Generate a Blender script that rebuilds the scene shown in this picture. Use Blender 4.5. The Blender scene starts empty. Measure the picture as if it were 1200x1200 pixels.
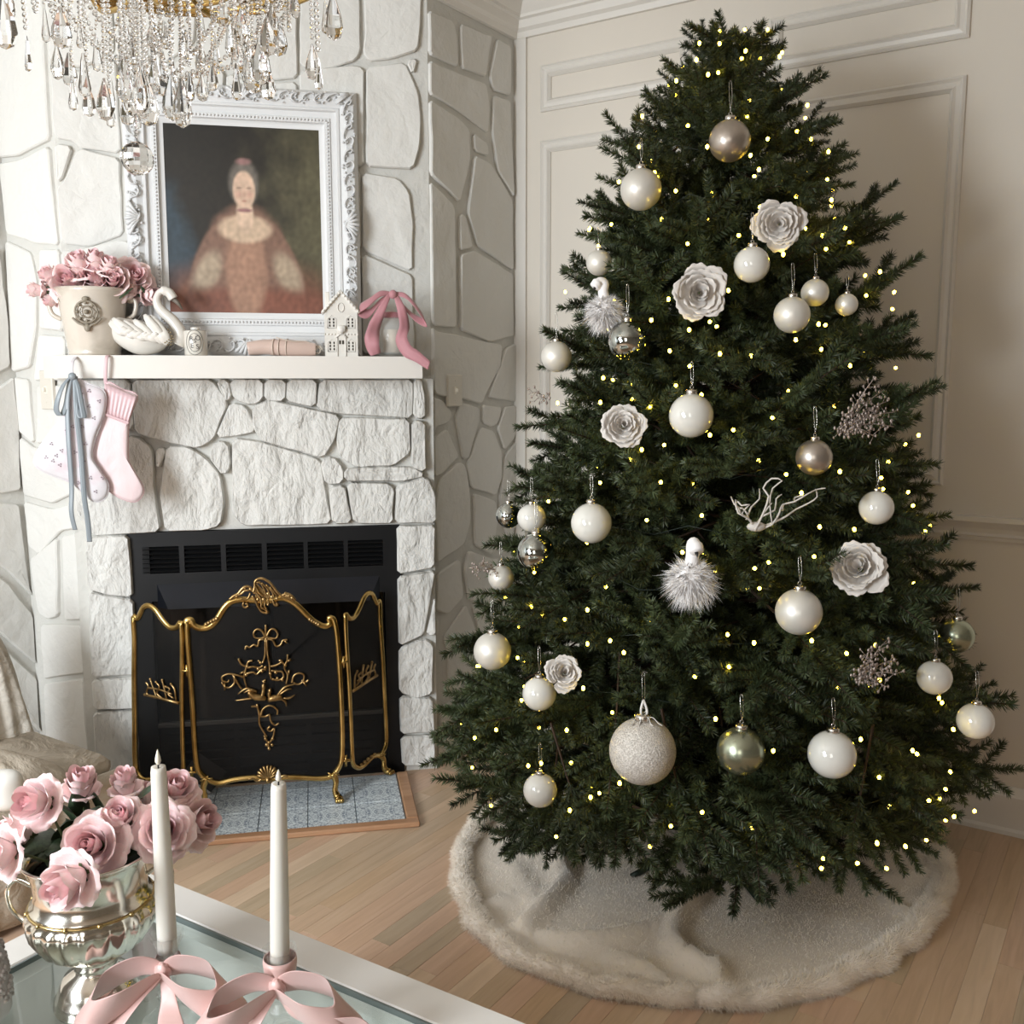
import bpy, math, random
import numpy as np
from math import radians, pi, sin, cos, sqrt, atan2, exp
from mathutils import Vector, Matrix, Quaternion, noise
R = random.Random(11)
SC = bpy.context.scene
COL = SC.collection

# ------------------------------------------------------------------ camera, world, lights, exposure
CAM_H, PITCH, FPX = 1.45, radians(7.7), 1150.0
cd = bpy.data.cameras.new('camera'); cd.sensor_width = 36; cd.lens = 36 * FPX / 1200
cd.clip_start = 0.05
cam = bpy.data.objects.new('camera', cd); COL.objects.link(cam)
cam.location = (0, 0, CAM_H); cam.rotation_euler = (pi / 2 - PITCH, 0, 0)
SC.camera = cam
SC.view_settings.view_transform = 'Standard'
SC.view_settings.look = 'None'
SC.view_settings.gamma = 1.0
SC.view_settings.use_curve_mapping = False
SC.view_settings.exposure = 0.10
SC.cycles.max_bounces = 14
SC.cycles.diffuse_bounces = 4
SC.cycles.glossy_bounces = 5
SC.cycles.transmission_bounces = 12
SC.cycles.transparent_max_bounces = 16
SC.cycles.caustics_reflective = False
SC.cycles.caustics_refractive = False
SC.cycles.sample_clamp_indirect = 6.0
SC.cycles.use_denoising = True

world = bpy.data.worlds.new('room_ambient'); SC.world = world; world.use_nodes = True
bg = world.node_tree.nodes['Background']
bg.inputs[0].default_value = (1.0, 0.82, 0.62, 1); bg.inputs[1].default_value = 0.12

def area(name, loc, target, sx, sy, power, color):
    l = bpy.data.lights.new(name, 'AREA'); l.shape = 'RECTANGLE'; l.size = sx; l.size_y = sy
    l.energy = power; l.color = color
    o = bpy.data.objects.new(name, l); COL.objects.link(o); o.location = loc
    o.rotation_euler = (Vector(target) - Vector(loc)).to_track_quat('-Z', 'Z').to_euler()
    return o
# tall daylight windows in the left side of the room (two sashes) and one behind the camera
area('window_daylight', (-2.75, 1.75, 1.65), (-0.8, 3.0, 1.15), 0.75, 1.7, 4, (0.87, 0.94, 1.0))
area('window_daylight.001', (-2.6, -0.25, 1.65), (-0.6, 2.9, 1.15), 0.9, 1.7, 142, (0.88, 0.95, 1.0))
area('window_daylight.002', (-1.0, -2.2, 1.7), (-0.3, 3.0, 1.1), 1.0, 1.5, 20, (1.0, 0.96, 0.9))

# ------------------------------------------------------------------ helpers
CP = Vector((0, 0, CAM_H))
def ray(px, py):
    x = (px - 600) / FPX; y = (py - 600) / FPX
    return Vector((x, cos(PITCH) - y * sin(PITCH), -sin(PITCH) - y * cos(PITCH)))
def at_depth(px, py, d): return CP + ray(px, py) * d
def at_z(px, py, z=0.0):
    r = ray(px, py); return CP + r * ((z - CAM_H) / r.z)
MW = {}
def hexc(h):
    h = h.lstrip('#'); c = [int(h[i:i + 2], 16) / 255 for i in (0, 2, 4)]
    return tuple(((x / 12.92) if x <= .04045 else ((x + .055) / 1.055) ** 2.4) for x in c) + (1,)
def tagp(o, label=None, cat=None, group=None, kind=None):
    if label: o['label'] = label
    if cat: o['category'] = cat
    if group: o['group'] = group
    if kind: o['kind'] = kind
    return o
def empty(name, M, label=None, cat=None, group=None, kind=None):
    o = bpy.data.objects.new(name, None); COL.objects.link(o)
    if not isinstance(M, Matrix): M = Matrix.Translation(Vector(M))
    o.matrix_world = M; o.empty_display_size = .05
    MW[o.name] = M.copy(); return tagp(o, label, cat, group, kind)
def link(name, me, mat, parent=None, M=None):
    o = bpy.data.objects.new(name, me); COL.objects.link(o)
    if parent: o.parent = parent
    if M is not None: o.matrix_local = M if isinstance(M, Matrix) else Matrix.Translation(Vector(M))
    MW[o.name] = (MW[parent.name] if parent else Matrix()) @ (o.matrix_local if M is not None else Matrix())
    if mat is not None and not me.materials: me.materials.append(mat)
    return o
def smoothpath(pts, k=6, closed=False):
    P = [Vector(p) for p in pts]; n = len(P); out = []
    if n < 3: return P
    rng = range(n if closed else n - 1)
    for i in rng:
        if closed: a, b, c, d = P[(i - 1) % n], P[i], P[(i + 1) % n], P[(i + 2) % n]
        else: a, b, c, d = P[max(i - 1, 0)], P[i], P[i + 1], P[min(i + 2, n - 1)]
        for j in range(k):
            t = j / k
            out.append(.5 * ((2 * b) + (c - a) * t + (2 * a - 5 * b + 4 * c - d) * t * t + (3 * b - a - 3 * c + d) * t ** 3))
    if not closed: out.append(P[-1])
    return out
class G:
    def __init__(s): s.V = []; s.F = []
    def add(s, V, F):
        n = len(s.V); s.V += [tuple(v) for v in V]; s.F += [tuple(i + n for i in f) for f in F]; return s
    def box(s, a, b, M=None):
        V = [Vector((x, y, z)) for x in (a[0], b[0]) for y in (a[1], b[1]) for z in (a[2], b[2])]
        if M is not None: V = [M @ v for v in V]
        return s.add(V, [(0, 1, 3, 2), (4, 6, 7, 5), (0, 4, 5, 1), (2, 3, 7, 6), (0, 2, 6, 4), (1, 5, 7, 3)])
    def bbox(s, a, b, c=.004, M=None):
        # bevelled box: chamfered along all edges
        a = Vector(a); b = Vector(b); V = []; idx = {}
        import itertools
        for X, Y, Z in itertools.product((0, 1), repeat=3):
            p = Vector((b.x if X else a.x, b.y if Y else a.y, b.z if Z else a.z))
            sg = Vector((-1 if X else 1, -1 if Y else 1, -1 if Z else 1)) * c
            for ax in range(3):
                q = p.copy()
                for k in range(3):
                    if k != ax: q[k] += sg[k]
                idx[(X, Y, Z, ax)] = len(V); V.append(q)
        if M is not None: V = [M @ v for v in V]
        F = []
        for ax in range(3):
            o1, o2 = [k for k in range(3) if k != ax]
            for side in (0, 1):
                f = []
                for (p, q) in ((0, 0), (1, 0), (1, 1), (0, 1)):
                    t = [0, 0, 0]; t[ax] = side; t[o1] = p; t[o2] = q; f.append(idx[(t[0], t[1], t[2], ax)])
                if (side == 0) ^ (ax == 1): f = f[::-1]
                F.append(tuple(f))
        for ax in range(3):
            o1, o2 = [k for k in range(3) if k != ax]
            for p in (0, 1):
                for q in (0, 1):
                    t0 = [0, 0, 0]; t0[o1] = p; t0[o2] = q; t1 = list(t0); t1[ax] = 1
                    f = (idx[(*t0, o1)], idx[(*t1, o1)], idx[(*t1, o2)], idx[(*t0, o2)])
                    F.append(f)
        for X, Y, Z in itertools.product((0, 1), repeat=3): F.append((idx[(X, Y, Z, 0)], idx[(X, Y, Z, 1)], idx[(X, Y, Z, 2)]))
        return s.add(V, F)
    def tube(s, pts, r, n=8, closed=False, k=0, flat=1.0, up=None):
        P = smoothpath(pts, k, closed) if k else [Vector(p) for p in pts]
        m = len(P)
        if m < 2: return s
        rf = r if callable(r) else (lambda t: r)
        V = []; F = []; prev = None
        for i, p in enumerate(P):
            if closed: t = P[(i + 1) % m] - P[(i - 1) % m]
            else: t = P[min(i + 1, m - 1)] - P[max(i - 1, 0)]
            if t.length < 1e-9: t = Vector((0, 0, 1))
            t.normalize()
            if prev is None:
                ref = Vector(up) if up is not None else (Vector((0, 0, 1)) if abs(t.z) < .9 else Vector((1, 0, 0)))
                a = ref - t * ref.dot(t); a.normalize()
            else:
                a = (Vector(up) - t * Vector(up).dot(t)) if up is not None else (prev - t * prev.dot(t))
                if a.length < 1e-6: a = prev
                a = a.normalized()
            prev = a; b = t.cross(a); rr = rf(i / max(1, m - 1))
            for j in range(n):
                w = 2 * pi * j / n; V.append(p + a * (cos(w) * rr * flat) + b * (sin(w) * rr))
        for i in range(m if closed else m - 1):
            for j in range(n):
                a0 = i * n + j; a1 = i * n + (j + 1) % n; b0 = ((i + 1) % m) * n + j; b1 = ((i + 1) % m) * n + (j + 1) % n
                F.append((a0, a1, b1, b0))
        if not closed: F.append(tuple(range(n))[::-1]); F.append(tuple(range((m - 1) * n, m * n)))
        return s.add(V, F)
    def lathe(s, prof, n=24, M=None, mod=None, cap=True):
        V = []; F = []; m = len(prof)
        for i, (r, z) in enumerate(prof):
            for j in range(n):
                a = 2 * pi * j / n; rr = r * (mod(a, i / (m - 1)) if mod else 1)
                V.append(Vector((rr * cos(a), rr * sin(a), z)))
        for i in range(m - 1):
            for j in range(n): F.append((i * n + j, i * n + (j + 1) % n, (i + 1) * n + (j + 1) % n, (i + 1) * n + j))
        if cap:
            if prof[0][0] > 1e-5: F.append(tuple(range(n))[::-1])
            if prof[-1][0] > 1e-5: F.append(tuple(range((m - 1) * n, m * n)))
        if M is not None: V = [M @ v for v in V]
        return s.add(V, F)
    def ball(s, c, r, nu=12, nv=8, sc=(1, 1, 1), M=None, f=None):
        V = []; F = []
        for i in range(nv + 1):
            th = pi * i / nv
            for j in range(nu):
                ph = 2 * pi * j / nu
                d = Vector((sin(th) * cos(ph) * sc[0], sin(th) * sin(ph) * sc[1], cos(th) * sc[2]))
                q = d * r * (f(d) if f else 1)
                V.append(Vector(c) + q if M is None else M @ (Vector(c) + q))
        for i in range(nv):
            for j in range(nu): F.append((i * nu + j, (i + 1) * nu + j, (i + 1) * nu + (j + 1) % nu, i * nu + (j + 1) % nu))
        return s.add(V, F)
    def prism(s, poly, z0, z1, M=None):
        n = len(poly); V = [Vector((p[0], p[1], z0)) for p in poly] + [Vector((p[0], p[1], z1)) for p in poly]
        if M is not None: V = [M @ v for v in V]
        return s.add(V, [tuple(range(n))[::-1], tuple(range(n, 2 * n))] + [(i, (i + 1) % n, n + (i + 1) % n, n + i) for i in range(n)])
    def grid(s, fn, nu, nv, closeu=False):
        V = [fn(i / (nu if closeu else nu - 1), j / (nv - 1)) for j in range(nv) for i in range(nu)]
        F = []
        for j in range(nv - 1):
            for i in range(nu if closeu else nu - 1):
                i2 = (i + 1) % nu; F.append((j * nu + i, j * nu + i2, (j + 1) * nu + i2, (j + 1) * nu + i))
        return s.add(V, F)
    def ribbon(s, pts, wv, w, k=8):
        # band along pts, wv = width direction (Vector or list per control point)
        n0 = len(pts); P = smoothpath(pts, k)
        W = smoothpath(wv, k) if isinstance(wv, list) else [Vector(wv)] * len(P)
        V = []
        for i, p in enumerate(P):
            t = i / (len(P) - 1); ww = w(t) if callable(w) else w
            d = W[i].normalized() * ww / 2
            for q in (-1, -.33, .33, 1): V.append(p + d * q)
        F = [(i * 4 + j, i * 4 + j + 1, i * 4 + j + 5, i * 4 + j + 4) for i in range(len(P) - 1) for j in range(3)]
        return s.add(V, F)
    def mesh(s, name, mat=None, smooth=True, fix=True):
        me = bpy.data.meshes.new(name); me.from_pydata(s.V, [], s.F)
        if fix:
            import bmesh
            b = bmesh.new(); b.from_mesh(me); bmesh.ops.remove_doubles(b, verts=b.verts, dist=1e-5)
            bmesh.ops.recalc_face_normals(b, faces=b.faces); b.to_mesh(me); b.free()
        me.polygons.foreach_set('use_smooth', [smooth] * len(me.polygons))
        if mat is not None: me.materials.append(mat)
        return me
    def build(s, name, mat, parent=None, smooth=True, world=False, M=None, fix=True, solid=0, sub=0, auto=None, **kw):
        if world and parent is not None:
            inv = MW[parent.name].inverted(); s.V = [tuple(inv @ Vector(v)) for v in s.V]
        me = s.mesh(name, mat, smooth, fix)
        if auto is not None:
            try: me.set_sharp_from_angle(angle=radians(auto))
            except Exception: pass
        o = link(name, me, None, parent, M)
        if solid:
            md = o.modifiers.new('solid', 'SOLIDIFY'); md.thickness = solid; md.offset = 0
        if sub:
            md = o.modifiers.new('sub', 'SUBSURF'); md.levels = md.render_levels = sub
        return tagp(o, **kw)
def inst(name, me, parent, M, mat=None):
    o = bpy.data.objects.new(name, me); COL.objects.link(o); o.parent = parent; o.matrix_local = M
    if mat is not None:
        o.material_slots[0].link = 'OBJECT'; o.material_slots[0].material = mat
    return o
def TRS(loc, rot=None, sc=1):
    m = Matrix.Translation(Vector(loc))
    if rot is not None: m = m @ (rot.to_matrix().to_4x4() if isinstance(rot, Quaternion) else rot)
    if sc != 1: m = m @ (Matrix.Diagonal((*sc, 1)) if isinstance(sc, (tuple, list)) else Matrix.Scale(sc, 4))
    return m

# ------------------------------------------------------------------ materials
def P(name, base, rough=.5, metal=0, bump=None, var=None, grain=None, **kw):
    m = bpy.data.materials.new(name); m.use_nodes = True; nt = m.node_tree; b = nt.nodes['Principled BSDF']
    c = hexc(base) if isinstance(base, str) else tuple(base) + (1,) * (4 - len(base))
    b.inputs['Base Color'].default_value = c; b.inputs['Roughness'].default_value = rough; b.inputs['Metallic'].default_value = metal
    for k, v in kw.items():
        b.inputs[k.replace('_', ' ')].default_value = v
    tc = nt.nodes.new('ShaderNodeTexCoord')
    def nz(scale, detail=4, dist=0, vec=None, coord='Object'):
        n = nt.nodes.new('ShaderNodeTexNoise'); n.inputs['Detail'].default_value = detail; n.inputs['Distortion'].default_value = dist
        mp = nt.nodes.new('ShaderNodeMapping'); nt.links.new(tc.outputs[coord], mp.inputs[0]); nt.links.new(mp.outputs[0], n.inputs['Vector'])
        if isinstance(scale, (tuple, list)): mp.inputs['Scale'].default_value = scale; n.inputs['Scale'].default_value = 1
        else: n.inputs['Scale'].default_value = scale
        return n
    if var:      # (colour2, scale[, lo, hi])
        c2 = hexc(var[0]) if isinstance(var[0], str) else tuple(var[0]) + (1,)
        n = nz(var[1], 5, .3); rp = nt.nodes.new('ShaderNodeMapRange'); rp.inputs[1].default_value = var[2] if len(var) > 2 else .35
        rp.inputs[2].default_value = var[3] if len(var) > 3 else .65
        mx = nt.nodes.new('ShaderNodeMix'); mx.data_type = 'RGBA'; mx.inputs[6].default_value = c; mx.inputs[7].default_value = c2
        nt.links.new(n.outputs[0], rp.inputs[0]); nt.links.new(rp.outputs[0], mx.inputs[0]); nt.links.new(mx.outputs[2], b.inputs['Base Color'])
    if bump:     # list of (scale, strength, distance)
        last = None
        for (sc_, st, di) in (bump if isinstance(bump, list) else [bump]):
            n = nz(sc_, 6, .4); bp = nt.nodes.new('ShaderNodeBump'); bp.inputs['Strength'].default_value = st; bp.inputs['Distance'].default_value = di
            nt.links.new(n.outputs[0], bp.inputs['Height'])
            if last: nt.links.new(last.outputs[0], bp.inputs['Normal'])
            last = bp
        nt.links.new(last.outputs[0], b.inputs['Normal'])
    m['b'] = 1
    return m
def per_object_tint(m, amount=.5, hue=0.0):
    # shifts the base colour slightly from object to object
    nt = m.node_tree; b = nt.nodes['Principled BSDF']; oi = nt.nodes.new('ShaderNodeObjectInfo'); hs = nt.nodes.new('ShaderNodeHueSaturation')
    l = b.inputs['Base Color'].links
    if l: nt.links.new(l[0].from_socket, hs.inputs['Color'])
    else: hs.inputs['Color'].default_value = b.inputs['Base Color'].default_value
    mr = nt.nodes.new('ShaderNodeMapRange'); mr.inputs[3].default_value = 1 - amount; mr.inputs[4].default_value = 1 + amount
    nt.links.new(oi.outputs['Random'], mr.inputs[0]); nt.links.new(mr.outputs[0], hs.inputs['Value'])
    if hue:
        m2 = nt.nodes.new('ShaderNodeMath'); m2.operation = 'MULTIPLY'; m2.inputs[1].default_value = 7.31
        m3 = nt.nodes.new('ShaderNodeMath'); m3.operation = 'FRACT'; nt.links.new(oi.outputs['Random'], m2.inputs[0]); nt.links.new(m2.outputs[0], m3.inputs[0])
        mh = nt.nodes.new('ShaderNodeMapRange'); mh.inputs[3].default_value = .5 - hue; mh.inputs[4].default_value = .5 + hue
        nt.links.new(m3.outputs[0], mh.inputs[0]); nt.links.new(mh.outputs[0], hs.inputs['Hue'])
    nt.links.new(hs.outputs[0], b.inputs['Base Color']); return m
def emit(name, color, strength):
    m = P(name, color, .4); b = m.node_tree.nodes['Principled BSDF']
    b.inputs['Emission Color'].default_value = hexc(color) if isinstance(color, str) else (*color, 1); b.inputs['Emission Strength'].default_value = strength
    return m
def glass(name, color=(1, 1, 1), rough=0.0, ior=1.5):
    m = bpy.data.materials.new(name); m.use_nodes = True; nt = m.node_tree; nt.nodes.clear()
    g = nt.nodes.new('ShaderNodeBsdfGlass'); g.inputs['Color'].default_value = (*color, 1); g.inputs['Roughness'].default_value = rough; g.inputs['IOR'].default_value = ior
    o = nt.nodes.new('ShaderNodeOutputMaterial'); nt.links.new(g.outputs[0], o.inputs[0]); return m

STONE = per_object_tint(P('painted_stone', '#dcdad5', .75, bump=[((9, 9, 9), .5, .02), ((38, 30, 38), .45, .006)]), .035)
STONE_ROUGH = per_object_tint(P('painted_cleft_stone', '#dcdad5', .7, bump=[((14, 7, 14), .9, .035), ((60, 34, 60), .7, .008)]), .035)
MORTAR = P('painted_mortar', '#cfcdc7', .8, bump=[((25, 25, 25), .6, .01)])
WALLP = P('panel_wall_paint', '#d9d1c5', .55, bump=[((4, 4, 4), .05, .01)])
TRIMP = P('trim_paint', '#dcd7cf', .4)
CEIL = P('ceiling_paint', '#dedad3', .8)
MANTEL = P('mantel_paint', '#e2ddd6', .5, bump=[((3, 60, 60), .12, .004)])
BLACKM = P('black_insert_metal', '#0d0e11', .45, .3)
BLACKD = P('black_louvre', '#08090b', .5, .2)
GOLD = P('polished_brass', '#cfb070', .25, 1, var=('#a98a50', 18))
GOLD2 = P('antique_brass', '#bd9f6e', .33, 1, var=('#8a6d44', 60))
THINGLASS = P('thin_clear_glass', '#f2f4f2', .03, 0, Alpha=.16)
CRYST = glass('bright_cut_crystal', (1, 1, 1), 0, 1.45)
_n = CRYST.node_tree; _m = _n.nodes.new('ShaderNodeMixShader'); _m.inputs[0].default_value = .82; _t = _n.nodes.new('ShaderNodeBsdfTransparent')
_g = [x for x in _n.nodes if x.type == 'BSDF_GLASS'][0]; _o = [x for x in _n.nodes if x.type == 'OUTPUT_MATERIAL'][0]
_n.links.new(_g.outputs[0], _m.inputs[1]); _n.links.new(_t.outputs[0], _m.inputs[2]); _n.links.new(_m.outputs[0], _o.inputs[0])
GLASS = glass('clear_crystal', (1, 1, 1), 0, 1.55)
SILVER = P('silver_plate', '#ece7dd', .16, 1, var=('#cfc5b2', 14, .45, .7), bump=((30, 30, 30), .05, .002))

# ------------------------------------------------------------------ room planes
class Wall:
    def __init__(s, O, u):
        s.O = Vector((O[0], O[1], 0)); s.u = Vector((u[0], u[1], 0)).normalized(); s.n = s.u.cross(Vector((0, 0, 1)))
        s.M = Matrix(((s.u.x, 0, s.n.x, s.O.x), (s.u.y, 0, s.n.y, s.O.y), (0, 1, 0, 0), (0, 0, 0, 1)))
    def uv(s, px, py, off=0.0):      # pixel -> (u, v) on the plane at distance off in front of the wall
        r = ray(px, py); t = (s.O + s.n * off - CP).dot(s.n) / r.dot(s.n); p = CP + r * t - s.O
        return p.dot(s.u), p.z
    def w(s, u, v, off=0.0): return s.O + s.u * u + s.n * off + Vector((0, 0, v))
    def P3(s, px, py, off=0.0):
        u, v = s.uv(px, py, off); return Vector((u, v, off))
AW, AF = radians(33.5), radians(78.5)
uW, uF, uR = (sin(AW), cos(AW)), (sin(AF), cos(AF)), (cos(AW), -sin(AW))
Pr = at_z(510, 893)                                   # right foot of the chimney front
F = Wall(Pr, uF)
uleft = F.uv(110, 922)[0]
Pl = F.w(uleft, 0)
W1 = Wall(Pr, uW)                                     # short stone return to the corner
LW1 = W1.uv(604, 700)[0]
Pc = W1.w(LW1, 0)
W2 = Wall(Pc, uR)                                     # panelled right wall
_t = Wall(Pl, uR); LL = _t.uv(48, 875)[0]             # negative: the left return recedes away from the chimney
Pll = _t.w(LL, 0)
WL = Wall(Pll, uR); LL = -LL
W3 = Wall(Pll, uW)                                    # wall left of the chimney, comes towards the camera-left
CEILZ = W1.uv(604, 3)[1]
CRZ = W1.uv(604, 48)[1]
print('F left', uleft, 'LW1', LW1, 'LL', LL, 'ceil', CEILZ, 'crown', CRZ, 'Pr', Pr, 'Pc', Pc)

def wall(name, w, u0, u1, mat, th=.1):
    g = G().box((u0, 0, -th), (u1, CEILZ, 0))
    o = g.build(name, mat, None, False, kind='structure'); o.matrix_world = w.M; MW[o.name] = w.M.copy(); return o
_ua, _za = F.uv(153, 628, .06); _ub, _zb = F.uv(466, 617, .06)
g = G().box((uleft, 0, -.1), (_ua - .005, CEILZ, 0)).box((_ub + .005, 0, -.1), (0, CEILZ, 0)).box((_ua - .005, _zb + .005, -.1), (_ub + .005, CEILZ, 0))
wF = g.build('wall_fireplace', MORTAR, None, False, fix=False, kind='structure'); wF.matrix_world = F.M; MW[wF.name] = F.M.copy()
wW1 = wall('wall_return', W1, 0, LW1 + .1, MORTAR)
wW2 = wall('wall_right', W2, -.1, 3.6, WALLP)
wL = wall('wall_left_return', WL, 0, LL, MORTAR)
wW3 = wall('wall_left', W3, -2.6, 0, MORTAR)
# ceiling and subfloor
cl = G().box((-4.2, -3.2, CEILZ), (4.2, 5.2, CEILZ + .1)).build('ceiling', CEIL, None, False, kind='structure')

# ------------------------------------------------------------------ floor: separate oak planks
OAKB = P('plank_gap', '#a08468', .8)
def oak():
    m = P('whitewashed_oak', '#b08a68', .38); nt = m.node_tree; b = nt.nodes['Principled BSDF']; tc = [n for n in nt.nodes if n.type == 'TEX_COORD'][0]
    oi = nt.nodes.new('ShaderNodeObjectInfo')
    ad = nt.nodes.new('ShaderNodeVectorMath'); ad.operation = 'ADD'; cb = nt.nodes.new('ShaderNodeCombineXYZ')
    mu = nt.nodes.new('ShaderNodeMath'); mu.operation = 'MULTIPLY'; mu.inputs[1].default_value = 31.7
    nt.links.new(oi.outputs['Random'], mu.inputs[0]); nt.links.new(mu.outputs[0], cb.inputs[0]); nt.links.new(mu.outputs[0], cb.inputs[1])
    nt.links.new(tc.outputs['Object'], ad.inputs[0]); nt.links.new(cb.outputs[0], ad.inputs[1])
    mp = nt.nodes.new('ShaderNodeMapping'); mp.inputs['Scale'].default_value = (1.6, 17, 1); nt.links.new(ad.outputs[0], mp.inputs[0])
    n = nt.nodes.new('ShaderNodeTexNoise'); n.inputs['Scale'].default_value = 2.4; n.inputs['Detail'].default_value = 7; n.inputs['Distortion'].default_value = 1.2; nt.links.new(mp.outputs[0], n.inputs['Vector'])
    rp = nt.nodes.new('ShaderNodeValToRGB'); el = rp.color_ramp.elements
    el[0].position = .3; el[0].color = hexc('#ab9076'); el[1].position = .72; el[1].color = hexc('#d6bda4'); e = el.new(.5); e.color = hexc('#c6a98c')
    nt.links.new(n.outputs[0], rp.inputs[0])
    r2 = nt.nodes.new('ShaderNodeValToRGB'); e2 = r2.color_ramp.elements; r2.color_ramp.interpolation = 'CONSTANT'
    cols = ['#c9ac92', '#d4b89c', '#bda68c', '#cba88f', '#b2a289', '#d8bfa5', '#c5a788', '#d0ad96', '#a99a84', '#cdb194']
    e2[0].color = hexc(cols[0]); e2[1].position = .1; e2[1].color = hexc(cols[1])
    for i, c in enumerate(cols[2:]): x = e2.new(.2 + i * .1); x.color = hexc(c)
    nt.links.new(oi.outputs['Random'], r2.inputs[0])
    mx = nt.nodes.new('ShaderNodeMix'); mx.data_type = 'RGBA'; mx.inputs[0].default_value = .62
    nt.links.new(rp.outputs[0], mx.inputs[6]); nt.links.new(r2.outputs[0], mx.inputs[7]); nt.links.new(mx.outputs[2], b.inputs['Base Color'])
    bp = nt.nodes.new('ShaderNodeBump'); bp.inputs['Strength'].default_value = .15; bp.inputs['Distance'].default_value = .002
    nt.links.new(n.outputs[0], bp.inputs['Height']); nt.links.new(bp.outputs[0], b.inputs['Normal']); return m
OAK = oak()
MF = Matrix(((uW[0], -uW[1], 0, Pc.x), (uW[1], uW[0], 0, Pc.y), (0, 0, 1, 0), (0, 0, 0, 1)))   # x along the boards, y to the left
floor = G().box((-6.5, -4.2, -.05), (.5, 4.4, -.012)).build('floor', OAKB, None, False, kind='structure')
floor.matrix_world = MF; MW['floor'] = MF.copy()
PW = .060
plank = {}
def plank_mesh(L, w=PW):
    k = (round(L, 2), w)
    if k not in plank: plank[k] = G().bbox((.0002, .0002, -.012), (k[0] - .0002, w - .0002, 0), .0004).mesh('plank', OAK, False)
    return plank[k]
# rows in front of the camera are single planks; elsewhere long plain runs in the same material
n_pl = 0; far = G()
rr = random.Random(5)
for row in range(-66, 66):
    y = row * PW; x = -6.4 + rr.uniform(0, .3)
    while x < .4:
        L = rr.choice([.45, .6, .75, .9, 1.1, 1.3]); L = min(L, .5 - x)
        if L < .05: break
        c = MF @ Vector((x + L / 2, y + PW / 2, 0)); d = c - CP; dz = d.y * cos(PITCH) - d.z * sin(PITCH)
        vis = False
        for t in (0, .25, .5, .75, 1):
            q = MF @ Vector((x + L * t, y + PW / 2, 0)) - CP
            zz = q.y * cos(PITCH) - q.z * sin(PITCH)
            if zz > .3:
                sx = 600 + FPX * q.x / zz; sy = 600 - FPX * (q.y * sin(PITCH) + q.z * cos(PITCH)) / zz
                if -60 < sx < 1260 and 860 < sy < 1260: vis = True
        mid = MF @ Vector((x + L / 2, y + PW / 2, 0))
        hid = (mid.x - .57) ** 2 + (mid.y - 2.72) ** 2 < .5 ** 2 or (mid - at_z(380, 1150)).dot(Vector((uW[0], uW[1], 0))) < -.25
        if vis and not hid and n_pl < 298:
            inst('plank', plank_mesh(L), floor, Matrix.Translation((x, y, 0))); n_pl += 1
        else: far.bbox((x + .0002, y + .0002, -.012), (x + L - .0002, y + PW - .0002, 0), .0004)
        x += L
print('planks', n_pl)
far.build('planking', OAK, floor, False, fix=False, kind='stuff')

# ------------------------------------------------------------------ stones
stone_rng = random.Random(3)
def stone(parent, w, poly, off, depth, mat, gap=.004, rough=1.0, name='stone', clip=None):
    uv = [Vector(w.uv(x, y, off + depth)) for x, y in poly]
    if clip: uv = [Vector((min(max(p.x, clip[0]), clip[1]), min(max(p.y, clip[2]), clip[3]))) for p in uv]
    n = len(uv); c = sum(uv, Vector((0, 0))) / n
    area2 = sum(uv[i].x * uv[(i + 1) % n].y - uv[(i + 1) % n].x * uv[i].y for i in range(n))
    if area2 < 0: uv = uv[::-1]
    # corner rounding + resampling with small wobble
    q = []
    for i in range(n):
        a, b, d = uv[i - 1], uv[i], uv[(i + 1) % n]
        la, lb = (a - b).length, (d - b).length
        if la < 1e-4 or lb < 1e-4: continue
        r = min(.011, la * .3, lb * .3)
        q += [b + (a - b) / la * r, b + (d - b) / lb * r]
    pts = []
    for i in range(len(q)):
        a, b = q[i], q[(i + 1) % len(q)]; L = (b - a).length; k = max(1, int(L / .05))
        nn = Vector((b.y - a.y, a.x - b.x)).normalized() if L > 1e-6 else Vector((0, 0))
        for j in range(k):
            pts.append(a.lerp(b, j / k) + nn * (stone_rng.uniform(-.0025, .0015) if j else 0))
    def inset(d):
        out = []; m = len(pts)
        for i in range(m):
            a, b = pts[i - 1], pts[(i + 1) % m]; t = (b - a)
            nn = Vector((-t.y, t.x)); nn = nn.normalized() if nn.length > 1e-9 else Vector((0, 0))
            out.append(pts[i] + nn * d)
        return out
    m = len(pts); dd = depth * stone_rng.uniform(.85, 1.1)
    tx, ty = stone_rng.uniform(-.035, .035) * rough, stone_rng.uniform(-.03, .03) * rough
    def hz(p): return dd + (p.x - c.x) * tx + (p.y - c.y) * ty + noise.noise(Vector((p.x * 9, p.y * 9, off * 5 + 3))) * .006 * rough
    V = []; rings = [(gap, None, 0), (gap + .0005, .7, 0), (gap + .0045, 1, 0)]
    for ins, f, _ in rings:
        for p in inset(ins):
            V.append((p.x, p.y, off - .004 if f is None else off + max(.004, hz(p) * f)))
    ring = inset(gap + .0045)
    for s_ in (.72, .38):
        for p in ring:
            pp = c.lerp(p, s_); V.append((pp.x, pp.y, off + max(.005, hz(pp) + stone_rng.uniform(-.0018, .0018) * rough)))
    V.append((c.x, c.y, off + hz(c)))
    Fc = []
    for k in range(4):
        for i in range(m): Fc.append((k * m + i, k * m + (i + 1) % m, (k + 1) * m + (i + 1) % m, (k + 1) * m + i))
    for i in range(m): Fc.append((4 * m + i, 4 * m + (i + 1) % m, 5 * m))
    g = G(); g.V = V; g.F = Fc
    return g.build(name, mat, parent, True, fix=False, auto=28)
EDGE = lambda y: 50 + .065 * y
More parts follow.
